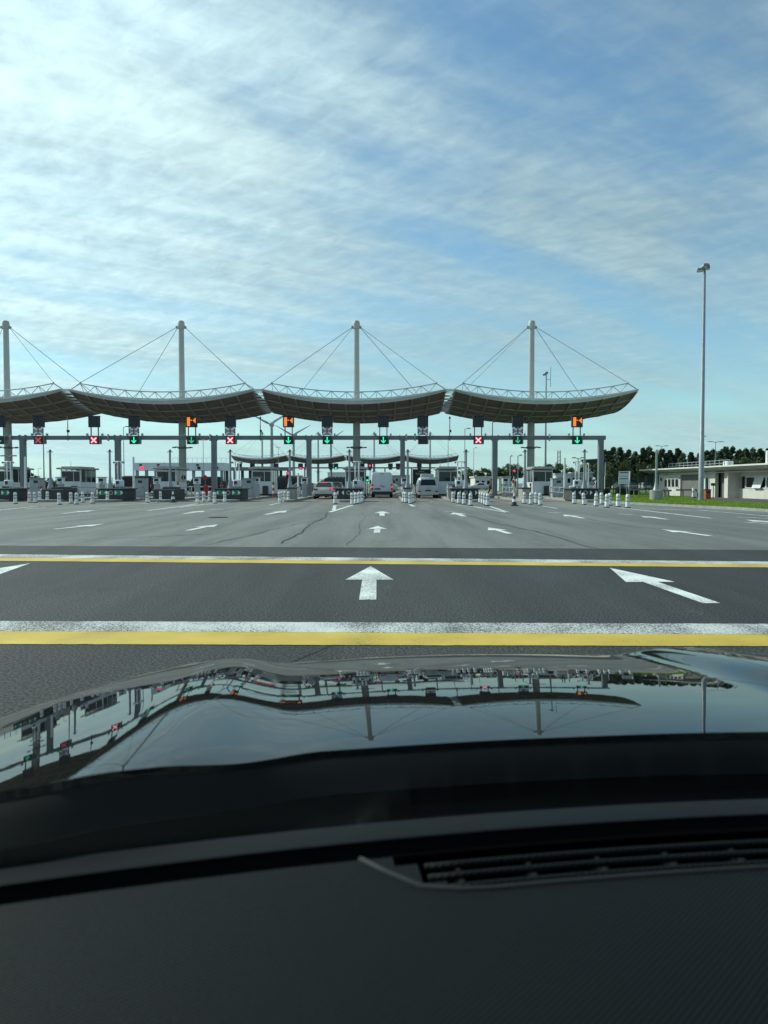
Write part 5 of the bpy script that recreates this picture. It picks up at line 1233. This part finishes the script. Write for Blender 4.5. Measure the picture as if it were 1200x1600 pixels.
# nose and wings below the bonnet edge
mb = MB(); vs = []; n = 60
for i in range(n + 1):
    u = -.93 + 1.86 * i / n; f = vfront(u) + .05; z = bonz(u, f) - .004; vs += [(u, f, z), (u * 1.01, f + .05, z - .12), (u * 1.01, f + .03, .25)]
mb.add(vs, [(3 * i + k, 3 * i + 3 + k, 3 * i + 4 + k, 3 * i + 1 + k) for i in range(n) for k in range(2)]); mb.build('front_bumper', M_PAINT, car, True)
for s in (-1, 1):
    mb = MB(); vs = []
    for k in range(12):
        v = -1.2 + (vfront(.93) + .05 + 1.2) * k / 11; zt = bonz(.93, max(v, vrear(.93))) - .004 if v > vrear(.93) else .985
        vs += [(s * .93, v, zt), (s * .97, v, zt - .2), (s * .95, v, .3)]
    mb.add(vs, [(3 * i + k, 3 * i + 3 + k, 3 * i + 4 + k, 3 * i + 1 + k) for i in range(11) for k in range(2)]); mb.build('wing', M_PAINT, car, True)
def band(name, m, fa, fb, za, zb_, u0=-.95, u1=.95, n=40, mid=None, smooth=True, zf=lambda u: -.02 * u * u):
    """lateral strip between two curved edges"""
    mb = MB(); vs = []; rows = mid or [0, 1]
    for i in range(n + 1):
        u = u0 + (u1 - u0) * i / n
        for t, dz in (rows if isinstance(rows[0], tuple) else [(r_, 0) for r_ in rows]):
            vs.append((u, fa(u) + (fb(u) - fa(u)) * t, za + (zb_ - za) * t + dz + zf(u)))
    K = len(rows); mb.add(vs, [(K * i + k, K * i + K + k, K * i + K + k + 1, K * i + k + 1) for i in range(n) for k in range(K - 1)]); return mb.build(name, m, car, smooth)
DF = lambda u: .752 - .11 * u * u     # front edge of the dash pad
band('bonnet_seal', M_COWL, lambda u: vrear(u) - .002, lambda u: vrear(u) - .05, -.008, -.035, mid=[(0, 0), (.2, .004), (.6, .004), (1, 0)], zf=lambda u: bonz(u, vrear(u)))
band('cowl_panel', M_FRIT, lambda u: vrear(u) - .049, lambda u: vrear(u) - .10, -.037, -.050, mid=[(0, 0), (.3, -.012), (.7, -.008), (1, 0)], zf=lambda u: bonz(u, vrear(u)))
band('glass_border', M_FRIT, lambda u: vrear(u) - .098, lambda u: min(.769 - .11 * u * u, vrear(u) - .10), .966, .972)
M_LIP = mat('dash_lip', (.007, .009, .0108), .6, var=.15, scale=6, spec=.15)
band('dash_front_lip', M_LIP, lambda u: DF(u) + .018, lambda u: DF(u) - .085, 1.000, 1.028, mid=[(0, -.03), (.12, -.004), (.4, .002), (.8, .001), (1, -.002)])
band('dash_groove', M_FRIT, lambda u: DF(u) - .083, lambda u: DF(u) - .118, 1.026, 1.024, mid=[(0, 0), (.3, -.010), (.7, -.010), (1, 0)])
# dashboard top with an opening for the vent
VU0, VU1 = -.30, .42; VA = lambda u: DF(u) - .118; VB = lambda u: DF(u) - .178
def dash_z(u, v): return 1.026 - .02 * u * u - .10 * max(0, (DF(u) - .20 - v)) ** 1.5
mb = MB(); nu, nv = 96, 30; vs = []; idx = {}
def inside_vent(u, t): return VU0 < u < VU1 and t < .135 * (1 if u > VU0 + .05 else max(.15, (u - VU0) / .05))
for i in range(nu + 1):
    u = -.95 + 1.9 * i / nu
    for j in range(nv + 1):
        t = j / nv; v = DF(u) - .117 - .46 * t; vs.append((u, v, dash_z(u, v)))
fs = []
for i in range(nu):
    u = -.95 + 1.9 * (i + .5) / nu
    for j in range(nv):
        if inside_vent(u, (j + .5) / nv): continue
        fs.append((i * (nv + 1) + j, (i + 1) * (nv + 1) + j, (i + 1) * (nv + 1) + j + 1, i * (nv + 1) + j + 1))
mb.add(vs, fs); dash = mb.build('dashboard', M_DASH, car, True)
# vent well, slats, vanes and rim
mb = MB(); n = 30; vs = []
for i in range(n + 1):
    u = VU0 - .01 + (VU1 - VU0 + .02) * i / n; z = dash_z(u, VA(u)) - .002
    vs += [(u, VA(u) + .004, z), (u, VA(u) + .004, z - .05), (u, VB(u) - .008, z - .05), (u, VB(u) - .008, z)]
mb.add(vs, [(4 * i + k, 4 * i + 4 + k, 4 * i + 5 + k, 4 * i + 1 + k) for i in range(n) for k in range(3)] + [(0, 1, 2, 3), (4 * n, 4 * n + 1, 4 * n + 2, 4 * n + 3)]); mb.build('vent_well', M_FRIT, dash)
for k in range(3):
    f = (k + .6) / 3.4; P = [(VU0 + .03 + (VU1 - VU0 - .04) * i / 20) for i in range(21)]
    mb = MB(); mb.path([(u, VA(u) + (VB(u) - VA(u)) * f, dash_z(u, VA(u)) - .006) for u in P], .0032, 6); mb.build('vent_slat', M_DASH, dash, True)
for k in range(11):
    u = VU0 + .06 + (VU1 - VU0 - .08) * k / 10; z = dash_z(u, VA(u))
    mb = MB(); mb.add([(u - .0018, VA(u), z - .035), (u + .0018, VA(u), z - .035), (u + .0018, VB(u), z - .035), (u - .0018, VB(u), z - .035), (u - .0018, VA(u), z - .011), (u + .0018, VA(u), z - .011), (u + .0018, VB(u), z - .011), (u - .0018, VB(u), z - .011)], [(0, 1, 2, 3), (4, 5, 6, 7), (0, 1, 5, 4), (1, 2, 6, 5), (2, 3, 7, 6), (3, 0, 4, 7)]); mb.build('vent_vane', M_TRIM, dash)
P = [(VU0 - .025, VA(VU0) + .002), (VU0 - .005, VA(VU0) - .022), (VU0 + .02, VB(VU0) + .012), (VU0 + .05, VB(VU0 + .05) + .001)] + [(VU0 + .05 + (VU1 - VU0 - .05) * i / 24, VB(VU0 + .05 + (VU1 - VU0 - .05) * i / 24) - .002) for i in range(1, 25)]
mb = MB(); mb.path([(u, v, dash_z(u, v) - .0008) for u, v in P], .0030, 8); mb.build('vent_rim', M_TRIM, dash, True)
# rest of the cabin: dash face, windscreen, pillars, roof, doors, added light block at the rear
band('dash_face', M_DASH, lambda u: DF(u) - .575, lambda u: DF(u) - .60, 1.0, .55)
def glassmat():
    m = bpy.data.materials.new('windscreen_glass'); m.use_nodes = True; nt = m.node_tree; N = nt.nodes; L = nt.links; N.clear()
    o = N.new('ShaderNodeOutputMaterial'); t = N.new('ShaderNodeBsdfTransparent'); t.inputs[0].default_value = (.83, .955, .93, 1)
    g = N.new('ShaderNodeBsdfGlossy'); g.inputs['Roughness'].default_value = .16; g.inputs['Color'].default_value = (.9, .95, .95, 1)
    ge = N.new('ShaderNodeNewGeometry'); dp = N.new('ShaderNodeVectorMath'); dp.operation = 'DOT_PRODUCT'; L.new(ge.outputs['Normal'], dp.inputs[0]); L.new(ge.outputs['Incoming'], dp.inputs[1])
    def mm(op, a, b):
        q = N.new('ShaderNodeMath'); q.operation = op
        for i, z in enumerate((a, b)):
            if isinstance(z, (int, float)): q.inputs[i].default_value = z
            else: L.new(z, q.inputs[i])
        return q.outputs[0]
    fr = mm('ADD', mm('MULTIPLY', mm('POWER', mm('SUBTRACT', 1.0, mm('ABSOLUTE', dp.outputs['Value'], 0)), 5.0), .60), .022)   # thin-pane reflectance, same from both sides
    x = N.new('ShaderNodeMixShader'); L.new(fr, x.inputs[0]); L.new(t.outputs[0], x.inputs[1]); L.new(g.outputs[0], x.inputs[2])
    # faint dried smears on the glass
    tc = N.new('ShaderNodeTexCoord'); n = N.new('ShaderNodeTexNoise'); n.inputs['Scale'].default_value = 9; n.inputs['Detail'].default_value = 5; L.new(tc.outputs['Object'], n.inputs['Vector'])
    r_ = N.new('ShaderNodeMapRange'); r_.inputs[1].default_value = .5; r_.inputs[2].default_value = .8; r_.inputs[3].default_value = .002; r_.inputs[4].default_value = .022; L.new(n.outputs[0], r_.inputs[0])
    df = N.new('ShaderNodeBsdfDiffuse'); df.inputs[0].default_value = (.6, .6, .58, 1)
    y = N.new('ShaderNodeMixShader'); L.new(r_.outputs[0], y.inputs[0]); L.new(x.outputs[0], y.inputs[1]); L.new(df.outputs[0], y.inputs[2]); L.new(y.outputs[0], o.inputs[0]); return m
M_WS = glassmat()
def ws(u, t): b = .735 - .10 * u * u; return (u * (1 - .18 * t), b + (-.10 - .10 * u * u - b) * t, .975 - .02 * u * u + t * .585)
mb = MB(); nu, nt_ = 24, 14; vs = []
for i in range(nu + 1):
    for j in range(nt_ + 1):
        u = -.80 + 1.6 * i / nu; vs.append(ws(u, j / nt_))
mb.add(vs, [(i * (nt_ + 1) + j, (i + 1) * (nt_ + 1) + j, (i + 1) * (nt_ + 1) + j + 1, i * (nt_ + 1) + j + 1) for i in range(nu) for j in range(nt_)]); mb.build('windscreen', M_WS, car, True)
for s in (-1, 1):
    mb = MB(); mb.path([ws(s * .82, t) for t in (-.05, .25, .5, .75, 1.02)], [.045, .04, .04, .04, .045], 8); mb.build('pillar', M_LINER, car, True)
    MB().box((s * .88, -.55, .70), (.10, 2.2, .60)).build('door', M_COWL, car)
    mb = MB(); mb.path([(s * .70, -.2, 1.555), (s * .70, -1.9, 1.55)], .05, 8); mb.build('roof_rail', M_LINER, car, True)
    MB().box((s * .78, -.95, 1.25), (.10, .12, .6)).build('centre_pillar', M_LINER, car)
MB().box((0, -1.05, 1.60), (1.46, 1.86, .05)).build('roof', M_LINER, car)
MB().box((0, -2.0, 1.05), (1.7, .06, 1.05)).build('rear_light_block', M_COWL, car)  # unseen panel added to keep light from flooding in from behind
MB().box((0, -.6, .38), (1.74, 2.8, .05)).build('floor', M_COWL, car)
for s in (-1, 1):
    st_ = MB().bbox((s * .38, -.55, .70), (.52, .55, .3), .06).build('seat', M_COWL, car); MB().bbox((s * .38, -.86, 1.08), (.50, .16, .62), .06).build('backrest', M_COWL, car)
